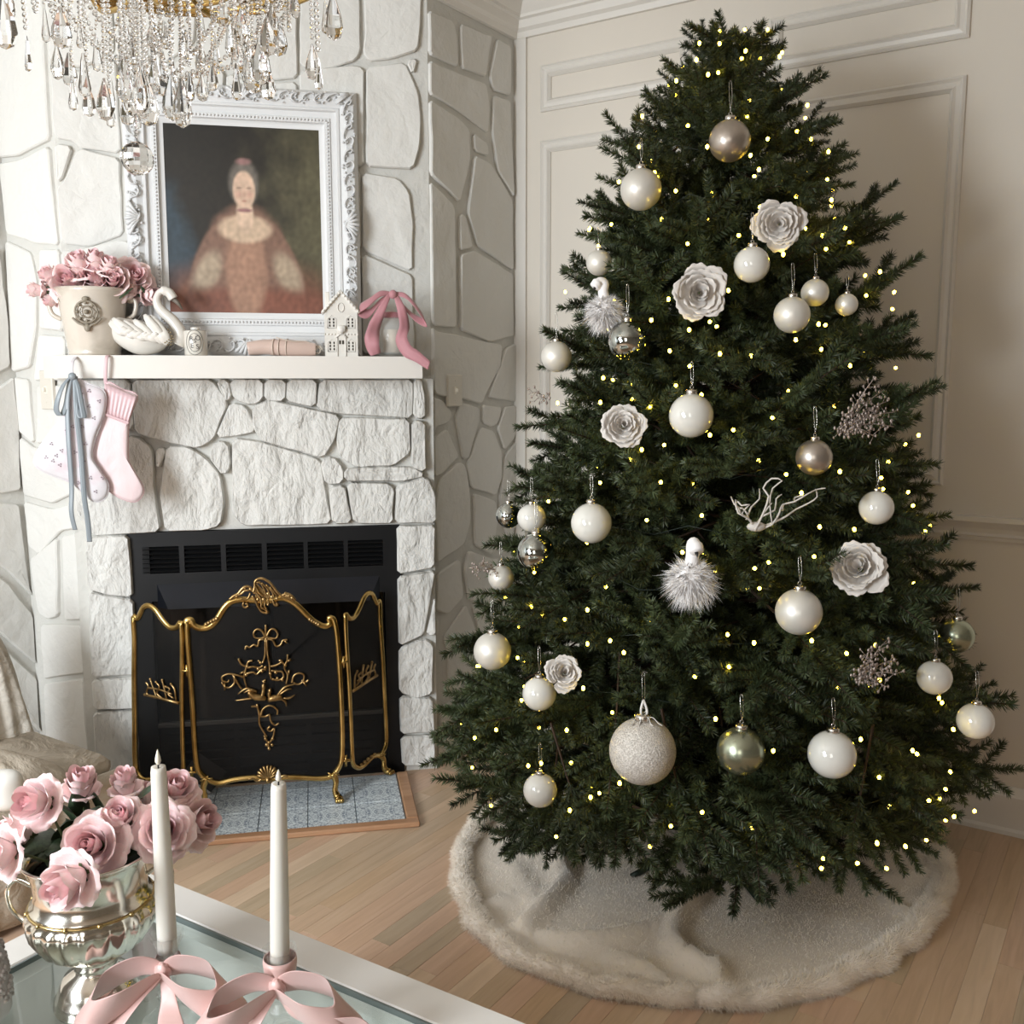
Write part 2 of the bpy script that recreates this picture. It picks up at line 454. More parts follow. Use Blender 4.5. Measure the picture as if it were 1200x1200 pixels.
# upper chimney front
fst = [
 [(352,-25),(421,-25),(422,60),(416,70),(384,80),(352,76)], [(428,-25),(494,-25),(492,30),(489,58),(458,68),(432,70),(426,60),(429,40)],
 [(430,79),(474,73),(483,92),(490,110),(493,140),(491,172),(484,197),(430,194)], [(477,71),(489,68),(484,87)],
 [(352,84),(414,77),(426,80),(426,194),(352,188)],
 [(425,203),(466,209),(479,225),(484,262),(483,317),(426,292)], [(425,298),(483,323),(486,414),(425,414)], [(352,192),(422,200),(422,292),(352,270)], [(352,275),(422,296),(422,414),(352,414)],
 [(52,-25),(128,-25),(132,60),(95,78),(58,70)], [(133,-25),(230,-25),(226,50),(190,74),(136,64)], [(235,-25),(347,-25),(348,90),(300,94),(232,60)],
 [(59,78),(96,84),(134,68),(140,178),(92,172),(86,164),(61,160)], [(61,168),(84,172),(72,208),(66,212)], [(66,219),(76,212),(92,174),(139,186),(143,274),(104,288),(72,284)],
 [(70,294),(88,294),(88,408),(77,408)], [(92,294),(142,281),(180,300),(180,408),(92,408)], [(141,70),(190,80),(230,60),(262,84),(258,190),(148,182)], [(266,86),(300,99),(347,96),(347,200),(264,190)],
 [(148,188),(256,196),(250,290),(184,296),(148,276)], [(262,196),(347,206),(347,300),(256,292)], [(185,302),(347,306),(347,408),(185,408)]]
for p in fst: stone(wF, F, p, 0, .016, STONE, -.003, clip=(uleft + .002, -.001, 0, CEILZ - .02))
w1st = [
 [(499,9),(533,24),(538,44),(538,79),(497,60)], [(541,27),(578,42),(574,62),(571,90),(542,80)], [(583,45),(599,54),(599,112),(579,106),(575,88)],
 [(497,67),(540,86),(571,98),(575,125),(574,156),(540,131),(495,106)], [(579,111),(599,118),(603,232),(584,200),(578,155)],
 [(496,113),(540,138),(552,152),(552,190),(545,218),(540,237),(492,200)], [(556,155),(573,168),(574,183),(557,177)], [(557,182),(575,190),(583,202),(602,236),(603,317),(560,288),(549,250)],
 [(491,208),(534,241),(535,384),(511,382),(497,374),(490,320),(487,262)], [(540,250),(547,252),(555,290),(540,294)], [(540,298),(557,293),(603,321),(604,394),(575,401),(541,387)],
 [(497,382),(512,388),(535,392),(560,398),(590,404),(587,430),(570,462),(565,474),(540,467),(520,465),(497,461)], [(594,408),(606,402),(606,471),(573,466)],
 [(499,466),(520,469),(532,485),(526,496),(511,501),(499,507)], [(535,490),(541,471),(563,478),(563,494),(550,538),(544,538)], [(567,474),(589,477),(585,495),(578,501),(567,496)],
 [(592,477),(606,475),(605,512),(592,528),(584,502)], [(565,500),(580,505),(589,530),(589,560),(582,581),(553,572),(548,545)], [(500,514),(525,502),(539,535),(519,555),(506,560)],
 [(516,562),(539,541),(547,546),(551,575),(552,610),(544,638),(513,660),(510,600)], [(593,533),(607,516),(608,602),(600,640),(586,604),(587,580)], [(556,578),(582,587),(584,610),(578,650),(558,640)],
 [(514,672),(540,655),(544,700),(526,720),(509,716)], [(550,645),(580,655),(604,650),(604,712),(551,704),(545,668)], [(505,725),(516,728),(515,744),(506,747)],
 [(521,748),(547,708),(559,740),(563,798),(531,814),(526,800),(527,766)], [(555,710),(604,718),(604,800),(568,800),(563,740)], [(517,830),(545,812),(566,806),(574,838),(549,856),(517,862)]]
bbz = .125
for p in w1st: stone(wW1, W1, p, 0, .012, STONE, .0005, .5, clip=(.001, LW1 - .002, bbz, CRZ - .005))
lst = [
 [(-20,-10),(47,-10),(52,90),(57,163),(20,182),(-10,186)], [(-5,192),(20,188),(56,171),(61,230),(66,287),(40,285),(6,274)],
 [(5,282),(34,296),(41,330),(41,385),(34,430),(14,436)], [(45,292),(70,292),(76,388),(46,385)], [(45,392),(77,394),(78,446),(40,446)],
 [(15,442),(32,445),(38,520),(20,505)], [(42,452),(78,452),(82,512),(42,520)], [(22,512),(40,526),(84,518),(88,578),(60,590),(26,580)],
 [(26,588),(58,597),(88,590),(90,620),(70,622),(45,650),(32,640)], [(35,655),(66,630),(67,722),(55,726),(44,718)], [(71,628),(92,626),(97,727),(74,727)],
 [(48,732),(97,734),(102,790),(50,796)], [(50,802),(103,797),(108,888),(52,865)]]
for p in lst: stone(wL, WL, p, 0, .014, STONE, -.001, .6, clip=(.001, LL - .001, bbz, CEILZ - .05))
l3 = [[(-25,470),(18,440),(24,500),(26,575),(0,580),(-25,575)], [(-25,585),(24,590),(33,660),(40,700),(10,670),(-25,650)], [(-25,660),(10,682),(42,720),(45,780),(20,760),(-25,720)],
      [(-25,730),(20,772),(46,795),(48,860),(30,840),(-25,800)], [(-40,300),(0,290),(12,380),(14,430),(-40,460)], [(-60,100),(-14,100),(-4,280),(-60,290)]]
for p in l3: stone(wW3, W3, p, 0, .016, STONE, .003, .6, clip=(-2.5, -.001, .0, CEILZ - .05))

# ------------------------------------------------------------------ baseboards, crown, corner board, chair rail, wall panels
def sweep(name, w, u0, u1, prof, mat=TRIMP, parent=None, kind='structure', m0=0, m1=0):
    # prof: list of (z, out) outline; m0/m1 shift ends by out*m (mitres)
    n = len(prof); V = []
    for u, m_ in ((u0, m0), (u1, m1)):
        for z, o in prof: V.append(w.w(u + o * m_, z, o))
    Fc = [(i, (i + 1) % n, n + (i + 1) % n, n + i) for i in range(n)] + [tuple(range(n))[::-1], tuple(range(n, 2 * n))]
    g = G(); g.V = V; g.F = Fc
    o = g.build(name, mat, None, False)
    if kind: o['kind'] = kind
    return o
base = [(0, 0), (0, .026), (.012, .026), (.02, .018), (.10, .018), (.112, .012), (.125, .008), (.125, 0)]
tan45 = 1.0
sweep('baseboard_return', W1, 0, LW1, base, m1=-1)
base2 = [(0, 0), (0, .028), (.014, .028), (.022, .02), (.125, .02), (.14, .014), (.155, .006), (.155, 0)]
sweep('baseboard_right', W2, 0, 3.5, base2, m0=1)
sweep('baseboard_left', WL, 0, LL, base, m0=0)
ch = CEILZ - CRZ
crown = [(CRZ, 0), (CRZ, .016), (CRZ + .02, .022), (CRZ + .03, .036), (CRZ + .055, .045), (CRZ + .06, .058), (CRZ + .07, .06), (CRZ + ch * .6, .075), (CRZ + ch * .8, .10), (CRZ + ch * .9, .14), (CEILZ - .012, .15), (CEILZ, .16), (CEILZ, 0)]
sweep('trim_1', W1, -.1, LW1, crown, m1=-1)
sweep('trim_2', W2, 0, 3.5, crown, m0=1)
g = G().box((.0, .155, 0), (.055, CRZ, .012)); o = g.build('trim_3', TRIMP, None, False, kind='structure'); o.matrix_world = W2.M
zr0, zr1 = W2.uv(1145, 632)[1], W2.uv(1145, 604)[1]; d_ = zr1 - zr0
rail = [(zr0, 0), (zr0, .010), (zr0 + .15 * d_, .012), (zr0 + .2 * d_, .02), (zr0 + .3 * d_, .014), (zr0 + .5 * d_, .02), (zr0 + .72 * d_, .034), (zr0 + .8 * d_, .04), (zr1, .04), (zr1 + .001, 0)]
sweep('trim_4', W2, .055, 3.5, rail)
def panel(name, u0, u1, z0, z1, wd=.045):
    g = G(); prof = [(0, 0), (0, .010), (.008, .016), (.016, .009), (.028, .012), (.036, .018), (wd, .006), (wd, 0)]
    n = len(prof); cs = [(u0, z0, 1, 1), (u1, z0, -1, 1), (u1, z1, -1, -1), (u0, z1, 1, -1)]; V = []
    for (u, z, su, sz) in cs:
        for d, o in prof: V.append((u + su * d, z + sz * d, o))
    Fc = []
    for k in range(4):
        for i in range(n - 1): Fc.append((k * n + i, k * n + i + 1, ((k + 1) % 4) * n + i + 1, ((k + 1) % 4) * n + i))
    g.V = V; g.F = Fc
    return g.build(name, TRIMP, wW2, False, fix=False)
uA0, zA1 = W2.uv(635, 78); _, zA0 = W2.uv(635, 132); uA1 = W2.uv(811, 60)[0]; _, zB1 = W2.uv(635, 166)
uC0 = W2.uv(902, 50)[0]; uC1, zC = W2.uv(1137, 31); uD1, zD0 = W2.uv(1106, 569)
print('panels', uA0, uA1, zA1, zA0, zB1, uC0, uC1, zC, zD0)
for (a, b) in ((uA0, uA1), (uC0, uC1), (uC1 + (uC0 - uA1), uC1 + (uC0 - uA1) + 1.0)):
    panel('panel_moulding', a, b, zA0, zA1); panel('panel_moulding', a, b, zD0, zB1)

# ------------------------------------------------------------------ fireplace surround
S_OFF = .06
sL, sR = uleft + .001, .0
u_ol, z_ot = F.uv(153, 628, S_OFF); u_or, _ = F.uv(466, 617, S_OFF); z_ot = .5 * (z_ot + F.uv(463, 618, S_OFF)[1])
z_m0 = F.uv(300, 443.6, S_OFF + .1)[1]
fp = empty('fireplace_surround', F.M, 'white painted rough stone fireplace surround under the mantel shelf', 'fireplace')
g = G(); g.box((sL, 0, .001), (u_ol - .012, z_m0, S_OFF)).box((u_or + .012, 0, .001), (sR, z_m0, S_OFF)).box((u_ol - .012, z_ot + .012, .001), (u_or + .012, z_m0, S_OFF))
g.build('mortar_body', MORTAR, fp, False)
sst = [
 [(78,446),(150,446),(156,500),(120,512),(82,508)], [(156,446),(247,446),(266,472),(249,514),(232,524),(196,517),(160,506)], [(255,446),(266,446),(270,465),(264,470)],
 [(270,446),(307,446),(307,468),(294,474),(275,467)], [(311,446),(334,446),(333,469),(311,468)], [(338,446),(370,446),(369,476),(336,469)], [(376,446),(483,446),(482,489),(400,484),(372,479)],
 [(297,477),(315,470),(370,482),(397,488),(391,515),(378,536),(306,515),(298,500)], [(271,473),(287,477),(299,505),(280,509),(254,512)], [(274,515),(300,518),(345,531),(374,540),(379,570),(387,613),(285,615),(273,600)],
 [(253,518),(266,520),(269,545),(262,557),(246,535)], [(196,524),(220,525),(240,538),(257,558),(261,590),(257,615),(240,620),(195,621),(189,580)], [(184,526),(194,527),(184,550)],
 [(82,515),(120,518),(158,512),(177,526),(179,570),(186,622),(108,627),(90,600)], [(399,491),(478,492),(480,530),(460,545),(436,545),(419,547),(399,535),(396,515)], [(377,541),(390,536),(401,549),(401,565),(383,567)],
 [(405,551),(436,549),(484,549),(498,557),(470,563),(405,562)], [(387,572),(403,570),(411,612),(391,613)], [(408,567),(456,568),(461,575),(458,600),(460,612),(416,612)], [(466,570),(500,560),(509,580),(510,612),(464,612)],
 [(484,494),(497,495),(498,552),(484,547)], [(487,446),(493,446),(497,466),(497,490),(486,488)]]
for p in sst: stone(fp, F, p, S_OFF, .03, STONE_ROUGH, -.006, 1.6, clip=(sL, .02, z_ot - .006, z_m0))
leg = [
 [(463,617),(510,616),(509,665),(463,673)], [(463,677),(510,669),(504,705),(497,744),(468,757),(463,720)], [(468,761),(497,749),(508,756),(507,813),(490,819),(467,812)], [(468,817),(507,819),(510,860),(470,861)], [(470,865),(510,863),(510,897),(472,898)],
 [(500,745),(510,700),(511,745)],
 [(100,630),(150,628),(155,700),(125,697),(102,690)], [(103,694),(156,704),(158,792),(107,794)], [(107,798),(158,796),(159,830),(109,832)], [(109,836),(159,834),(163,912),(112,921)]]
for i, p in enumerate(leg):
    stone(fp, F, p, S_OFF, .03, STONE_ROUGH, -.002, 1.4, clip=((u_or - .004, .02, 0, z_ot + .01) if i < 6 else (sL, u_ol + .004, 0, z_ot + .01)))

# ------------------------------------------------------------------ mantel shelf
uM0 = F.uv(84, 430, .24)[0]; uM1 = F.uv(495, 430, .24)[0]; zM0 = F.uv(300, 443.4, .24)[1]; zM1 = F.uv(300, 417, .24)[1]
MZ, MD = zM1, .24
mt = empty('mantel_shelf', F.M, 'long white painted wooden mantel shelf above the fireplace', 'shelf')
k = .0
G().prism([(uM0, MD), (uM1, MD), (uM1, .026), (uM0 - .135, .026)], zM0, zM1, Matrix(((1,0,0,0),(0,0,1,0),(0,1,0,0),(0,0,0,1)))).build('shelf_beam', MANTEL, mt, False)
# (u, v, w) helper for things on the mantel: a frame with z up, x along the wall, y away from the viewer
def on_wall(w, u, v, off, yaw=0): return Matrix.Translation(w.w(u, v, off)) @ Matrix(((w.u.x, -w.n.x, 0, 0), (w.u.y, -w.n.y, 0, 0), (0, 0, 1, 0), (0, 0, 0, 1))) @ Matrix.Rotation(yaw, 4, 'Z')

# ------------------------------------------------------------------ switch plates
PLATE = P('switch_plate_plastic', '#d5cfc4', .4)
def plate(w, px0, py0, px1, py1, off, label, kind):
    u0, v1 = w.uv(px0, py0, off); u1, v0 = w.uv(px1, py1, off)
    o = empty('switch_plate', w.M @ Matrix.Translation(((u0 + u1) / 2, (v0 + v1) / 2, off)), label, 'switch')
    a, b = (u1 - u0) / 2, (v1 - v0) / 2
    G().bbox((-a, -b, -.01), (a, b, .005), .003).build('plate', PLATE, o, False)
    G().bbox((-.006, -.014, .004), (.006, .014, .007), .001).bbox((-.004, -.006, .006), (.004, .008, .017), .0015).build('toggle', P('toggle_plastic', '#e8e2d4', .3), o, False)
    for s in (-1, 1): G().ball((0, s * b * .62, .005), .004, 8, 5, (1, 1, .4)).build('screw', PLATE, o)
plate(W1, 524, 439, 541, 476, .016, 'beige toggle switch plate on the shadowed stone wall right of the mantel', 'toggle')
plate(WL, 47, 434, 64, 480, .018, 'white switch plate on the bright stone at the far left of the mantel', 'x')

# ------------------------------------------------------------------ black fireplace insert
IO = .072      # insert face a little behind the stone
ins = empty('fireplace_insert', F.M, 'black metal fireplace insert with louvres in the stone opening', 'fireplace insert')
a0, a1, zt = u_ol - .01, u_or + .01, z_ot + .01
zg1 = F.uv(300, 700, IO)[1]; zg0 = F.uv(300, 845, IO)[1]
gl, gr = a0 + .07, a1 - .06
g = G().box((a0, 0, .0), (gl, zt, IO)).box((gr, 0, .0), (a1, zt, IO)).box((gl, 0, 0), (gr, zg0, IO - .012))
zl1, zl0 = F.uv(300, 637, IO)[1], F.uv(300, 668, IO)[1]
g.box((gl, zg1, .0), (gr, zl0, IO)).box((gl, zl1, .0), (gr, zt, IO)).box((gl, zl0, .0), (gr, zl1, .01))
groups = [(167, 210), (216, 259), (265, 307), (313, 356), (361, 403), (408, 449)]
us = [(F.uv(x0, 655, IO)[0], F.uv(x1, 655, IO)[0]) for x0, x1 in groups]
e = gl
for (x0, x1) in us: g.box((e, zl0, .0), (x0, zl1, IO)); e = x1
g.box((e, zl0, .0), (gr, zl1, IO))
g.build('face_frame', BLACKM, ins, False, fix=False)
for (x0, x1) in us:
    for i in range(6):
        z = zl0 + (zl1 - zl0) * (i + .5) / 6
        G().box((x0, -.0012, -.011), (x1, .0012, .006), Matrix.Translation((0, z, IO - .004)) @ Matrix.Rotation(radians(35), 4, 'X')).build('louvre', BLACKD, ins, False)
# hood: a sloping canopy
zh = zg1; g = G()
V = [(gl + .02, zh + .06, IO), (gr - .02, zh + .06, IO), (gl + .06, zh - .02, IO + .045), (gr - .06, zh - .02, IO + .045), (gl + .02, zh - .02, IO), (gr - .02, zh - .02, IO)]
g.add(V, [(0, 2, 3, 1), (0, 4, 2), (1, 3, 5), (4, 5, 3, 2)]); g.build('hood', P('hood_metal', '#14171f', .35, .4), ins, False)
# firebox recess, screens and lower trim
g = G().box((gl, zg0, -.36), (gr, zg1 + .03, -.35)).box((gl - .01, zg0, -.36), (gl, zg1 + .03, -.0)).box((gr, zg0, -.36), (gr + .01, zg1 + .03, -.0)).box((gl, zg0 - .01, -.36), (gr, zg0, -.0)).box((gl, zg1, -.36), (gr, zg1 + .01, -.0))
g.build('firebox', P('sooty_firebrick', '#17130f', .9, bump=((20, 20, 20), .5, .01)), ins, False)
SCREENM = P('dark_glass_door', '#0b0a09', .12, 0, Alpha=.72)
for i in range(2):
    w_ = (gr - gl) / 2
    G().box((gl + i * w_ + .004, zg0 + .012, .048), (gl + (i + 1) * w_ - .004, zg1, .054)).build('glass_door', SCREENM, ins, False)
G().bbox((gl, zg0 - .003, .048), (gr, zg0 + .013, IO + .004), .002).build('door_sill', P('brushed_grey_trim', '#6d6b68', .35, .8), ins, False)
for j in range(3):
    x0 = gl + .02 + j * (gr - gl - .04) / 3; x1 = x0 + (gr - gl - .04) / 3 - .02
    for i in range(6):
        z = .03 + i * (zg0 - .06) / 5
        G().box((x0, -.001, -.008), (x1, .001, .006), Matrix.Translation((0, z, IO - .01)) @ Matrix.Rotation(radians(35), 4, 'X')).build('louvre', BLACKD, ins, False)
# logs inside
LOG = P('charred_log', '#2a2019', .9, bump=((30, 30, 8), .7, .01))
for i, (x, z, yw) in enumerate(((-.1, .05, .1), (.12, .05, -.15), (.0, .11, .3))):
    cc = Vector(((gl + gr) / 2 + x, zg0 + z, -.2)); g = G(); g.tube([cc + Vector((-.17, 0, -.03 * yw * 5)), cc, cc + Vector((.17, 0, .03 * yw * 5))], lambda t: .036 + .004 * sin(t * 9), 9, k=4); g.build('log', LOG, ins)

# ------------------------------------------------------------------ hearth: tiles with a wooden border
def tile_mat():
    m = P('patterned_tile', '#b9c4cc', .35); nt = m.node_tree; b = nt.nodes['Principled BSDF']; tc = [n for n in nt.nodes if n.type == 'TEX_COORD'][0]
    n = nt.nodes.new('ShaderNodeTexNoise'); n.inputs['Scale'].default_value = 36; n.inputs['Detail'].default_value = 1.0; n.inputs['Distortion'].default_value = 2.6
    # mirrored coordinates make a symmetric scroll ornament in every tile
    sp = nt.nodes.new('ShaderNodeSeparateXYZ'); nt.links.new(tc.outputs['Object'], sp.inputs[0]); cb = nt.nodes.new('ShaderNodeCombineXYZ')
    for i in (0, 1):
        a = nt.nodes.new('ShaderNodeMath'); a.operation = 'ABSOLUTE'; nt.links.new(sp.outputs[i], a.inputs[0]); nt.links.new(a.outputs[0], cb.inputs[i])
    nt.links.new(cb.outputs[0], n.inputs['Vector'])
    r = nt.nodes.new('ShaderNodeValToRGB'); e = r.color_ramp.elements; e[0].position = .435; e[0].color = hexc('#dfe6e9'); e[1].position = .60; e[1].color = hexc('#dce3e6')
    for p_, c_ in ((.455, '#8d99a5'), (.53, '#8894a2'), (.555, '#dde4e8')): x = e.new(p_); x.color = hexc(c_)
    nt.links.new(n.outputs[0], r.inputs[0]); nt.links.new(r.outputs[0], b.inputs['Base Color']); return m
TILE = tile_mat()
hw = F.M
hu1 = F.uv(480, 895, S_OFF + .03)[0]
hfront = (at_z(485, 970) - F.O).dot(F.n)
hR = (at_z(478, 962) - F.O).dot(F.u)
hL = (at_z(150, 990) - F.O).dot(F.u) - .1
HB = .108
print('hearth', hR, hL, hfront)
MH = Matrix(((F.u.x, -F.n.x, 0, F.O.x), (F.u.y, -F.n.y, 0, F.O.y), (0, 0, 1, 0), (0, 0, 0, 1)))   # x along wall, y away from viewer
he = empty('hearth', MH, 'blue grey patterned tile hearth edged with pale wood in front of the fireplace', 'hearth')
TS = .158; T0 = -hfront + .04
tm = G().bbox((-TS / 2 + .0014, -TS / 2 + .0014, 0), (TS / 2 - .0014, TS / 2 - .0014, .012), .001).mesh('tile', TILE, False)
G().box((hL - .04, -hfront + .005, .0005), (hR + .02, -HB, .006)).build('tile_bed', P('pale_grout', '#98a0a6', .8), he, False)
nr = int((hfront - .045 - HB) / TS) + 1
nc = int((hR - hL) / TS) + 1
for j in range(nr):
    for i in range(nc):
        if j == nr - 1:   # back row is cut to what is left
            yy1 = -HB - .002; yy0 = T0 + j * TS
            if yy1 - yy0 < .02: continue
            m_ = TRS((hR - .008 - TS / 2 - i * TS, (yy0 + yy1) / 2, 0), None, (1, (yy1 - yy0) / TS, 1))
        else: m_ = Matrix.Translation((hR - .008 - TS / 2 - i * TS, T0 + TS / 2 + j * TS, 0))
        inst('tile', tm, he, m_)
WOODB = P('border_wood', '#bd9372', .45, var=('#a97e5d', (3, 40, 40)))
G().bbox((hL - .1, -hfront, 0), (hR + .035, -hfront + .038, .018), .004).build('wood_border', WOODB, he, False)
G().bbox((hR - .005, -hfront + .038, 0), (hR + .035, -HB, .018), .004).build('wood_border', WOODB, he, False)

# ------------------------------------------------------------------ Christmas tree
TC = at_z(828, 1012, 0)                     # foot of the trunk
ENV = [(.22, .66), (.3, .76), (.4, .81), (.55, .77), (.8, .69), (1.06, .615), (1.3, .56), (1.56, .50), (1.8, .44), (2.07, .35), (2.25, .24), (2.36, .15), (2.47, .05)]
def renv(z):
    if z <= ENV[0][0]: return ENV[0][1]
    for (a, ra), (b, rb) in zip(ENV, ENV[1:]):
        if z <= b: return ra + (rb - ra) * (z - a) / (b - a)
    return .03
NEEDLE = P('fir_needles', (.032, .045, .018), .5, var=((.062, .082, .032), 9, .4, .62)); per_object_tint(NEEDLE, .25)
BARK = P('brown_twig', '#3a2a1e', .9)
trng = np.random.RandomState(4); rt = random.Random(8)
def tips_layout(rg):
    # list of (start, end) of needled shoots; the branch runs along +x, unit about .30 m
    out = []; droop = rg.uniform(-.03, .05)
    def P_(x): return Vector((x, 0, droop * x - .35 * x * x * .3))
    out.append((P_(.03), P_(.32)))
    for s, L in ((.06, .13), (.125, .135), (.195, .115)):
        for sg in (-1, 1):
            a = radians(rg.uniform(32, 52)) * sg; el = radians(rg.uniform(-14, 22)); l = L * rg.uniform(.8, 1.15)
            d = Vector((cos(a) * cos(el), sin(a) * cos(el), sin(el)))
            p = P_(s + rg.uniform(-.01, .01)); out.append((p, p + d * l))
    for s in (.13,):
        a = rg.uniform(-.5, .5); d = Vector((cos(a) * .7, sin(a) * .5, rg.choice([.75, -.6]))).normalized(); p = P_(s); out.append((p, p + d * rg.uniform(.07, .11)))
    return out
def needles(shoots, rs, dens=2300, nl=.0215, nw=.0024):
    T = []
    for a, b in shoots:
        d = b - a; L = d.length; d = d / L
        n = int(L * dens)
        s = np.sort(rs.uniform(.04, 1.0, n)); ang = rs.uniform(0, 2 * pi, n)
        e1 = d.orthogonal().normalized(); e2 = d.cross(e1)
        d_, e1, e2, a_ = map(np.array, (d, e1, e2, a))
        rad = np.cos(ang)[:, None] * e1 + np.sin(ang)[:, None] * e2
        lean = rs.uniform(.5, .8, n)[:, None] * (1 + 1.2 * (s[:, None] > .93) * rs.rand(n)[:, None])
        nd = rad + d_ * lean; nd /= np.linalg.norm(nd, axis=1)[:, None]
        ln = (nl * rs.uniform(.88, 1.08, n) * (1 - .08 * (s > .93)))[:, None]
        base = a_ + d_ * (s * L)[:, None]
        sd = np.cross(nd, rs.normal(size=(n, 3))); sd /= np.linalg.norm(sd, axis=1)[:, None]
        T.append(np.stack([base - sd * nw * .5, base + sd * nw * .5, base + nd * ln * .62 + sd * nw * .55, base + nd * ln], 1))
    return np.concatenate(T)
branch_kinds = []
for kx in range(5):
    rg = random.Random(40 + kx); rs = np.random.RandomState(70 + kx)
    sh = tips_layout(rg); Q = needles(sh, rs)
    g = G(); g.tube([Vector((-.16, 0, -.01)), Vector((.04, 0, 0)), sh[0][1]], lambda t: .0045 - .003 * t, 4)
    for a, b in sh[1:]: g.tube([a, b], .0014, 3)
    tv = np.array(g.V); nT = len(tv); tf = [f for f in g.F]
    branch_kinds.append((Q, tv, tf, sh))
def branch_mesh(k):
    Q, tv, tf, _ = branch_kinds[k]; n = len(Q)
    me = bpy.data.meshes.new('branch'); V = np.concatenate([tv, Q.reshape(-1, 3)])
    F = tf + [(len(tv) + 4 * i, len(tv) + 4 * i + 1, len(tv) + 4 * i + 2, len(tv) + 4 * i + 3) for i in range(n)]
    me.from_pydata(V.tolist(), [], F); me.materials.append(NEEDLE); me.materials.append(BARK)
    mi = np.zeros(len(F), np.int32); mi[:len(tf)] = 1; me.polygons.foreach_set('material_index', mi); return me
bm_ = [branch_mesh(k) for k in range(5)]
tree = empty('christmas_tree', (TC.x, TC.y, 0), 'tall dense green Christmas fir tree standing on a white fur skirt', 'christmas tree')
g = G(); g.tube([Vector((0, 0, .02)), Vector((0, 0, 1.2)), Vector((0, 0, 2.38))], lambda t: .032 - .025 * t, 10); g.build('trunk', BARK, tree)
g = G()
for k in range(4):
    a = k * pi / 2 + .4; g.tube([Vector((.03 * cos(a), .03 * sin(a), .13)), Vector((.12 * cos(a), .12 * sin(a), .06)), Vector((.26 * cos(a), .26 * sin(a), .012))], .009, 8, k=4)
g.lathe([(.04, .03), (.04, .2), (.036, .2), (.036, .03)], 16); g.build('stand', P('green_metal_stand', '#1c2a20', .5, .3), tree)

def proj(p):
    d = p - CP; zz = d.y * cos(PITCH) - d.z * sin(PITCH)
    return 600 + FPX * d.x / zz, 600 - FPX * (d.y * sin(PITCH) + d.z * cos(PITCH)) / zz, zz
# ornaments: (px, py, radius in px, finish, label, hidden-by-needles)
ORN = [
 (855,165,24,'silver','large matte silver bauble, topmost on the tree',0), (751,222,24,'pearl','matte pearl white bauble high on the left of the tree',0),
 (881,310,21,'gloss','glossy white bauble just right of the big white rose',0), (928,369,21,'pearl','matte pearl bauble glowing yellow, right of and below the big white rose',0),
 (955,343,16,'pearl','pearl bauble half hidden behind the glowing yellow one',1), (992,357,13,'pearl','small pale bauble at the upper right edge of the tree',1),
 (735,399,23,'mercury','shiny clear mercury glass bauble left of the tree centre, below the feathered swan',0), (652,418,18,'pearl','matte pearl bauble hanging off the upper left edge',0),
 (702,308,15,'pearl','white bauble half hidden above the feathered swan',1), (810,487,26,'gloss','large glossy white bauble in the middle of the tree',0),
 (954,536,21,'silver','matte silver bauble right of centre above the white twig sprig',0), (1027,595,20,'gloss','glossy white bauble with a yellow glow near the right edge',0),
 (693,613,24,'gloss','large glossy white bauble left of the tree centre, below the small white rose',0), (623,607,17,'gloss','glossy white bauble peeping out above a clear one at the left edge',1),
 (596,604,15,'mercury','clear mercury bauble at the outer left edge, half hidden',1), (628,647,22,'mercury','shiny mercury glass bauble near the left edge, in front of a white one',0),
 (587,677,15,'pearl','small pearl bauble beside the glitter sprig at the left edge',1), (577,763,22,'pearl','matte white bauble at the lower left edge of the tree',0),
 (632,813,20,'gloss','glossy white bauble left of the lower small white rose',0), (936,717,27,'pearl','large matte pearl bauble below right of the white swan',0),
 (753,880,39,'glitter','very large glittered white bauble tied with a ribbon',0), (868,880,28,'olive','matte olive silver bauble low in the middle of the tree',0),
 (975,884,28,'gloss','large glossy white bauble low on the right of the tree',0), (633,926,20,'gloss','lowest glossy white bauble, at the lower left',0),
 (1121,745,20,'olive','olive silver bauble hanging at the right edge',1), (1095,794,20,'gloss','glossy white bauble under the olive silver one at the right edge',1),
 (1143,845,21,'gloss','glossy white bauble hanging lowest on the right edge',0)]
def surf(px, py, extra=0.0):
    # first point on the line of sight that reaches the tree envelope, else its closest approach
    r = ray(px, py); best = None
    for i in range(700):
        t = 1.6 + i * .003; p = CP + r * t; q = sqrt((p.x - TC.x) ** 2 + (p.y - TC.y) ** 2); m = q - (renv(p.z) + extra)
        if best is None or m < best[0]: best = (m, t, p)
        if m <= 0: break
    return best[2], best[1]
def surf_t(px, py, back=0.0): p, t = surf(px, py, 0); return CP + ray(px, py) * (t + back), t + back
orn = []
for (x, y, rp, fin, lab, hid) in ORN:
    p, t = surf_t(x, y, .03 + (.03 if hid else 0)); r = rp * t / FPX
    orn.append((p, r, fin, lab, hid, x, y))
ROSES_T = [(821,343,31,0,'big open white velvet rose in the upper middle of the tree'), (913,262,27,1,'white fabric rose high on the right, half behind needles'),
 (731,497,25,0,'small white fabric rose on the left of the tree'), (1004,663,31,1,'white fabric rose at the right, crossed by a fir tip'), (662,787,20,1,'white fabric rose low on the left, above a glossy bauble')]
SPEC = [(810,660,34), (707,350,24), (905,592,44), (1010,480,38), (1030,778,28)]
clear = [(p, r, .3 if h else 1) for (p, r, f_, l_, h, x, y) in orn]
for (x, y, rp, h, l) in ROSES_T:
    p, t = surf_t(x, y, .02); clear.append((p, rp * t / FPX, .5 if h else 1))
for (x, y, rp) in SPEC:
    p, t = surf_t(x, y, .02); clear.append((p, rp * t / FPX * .8, .9))
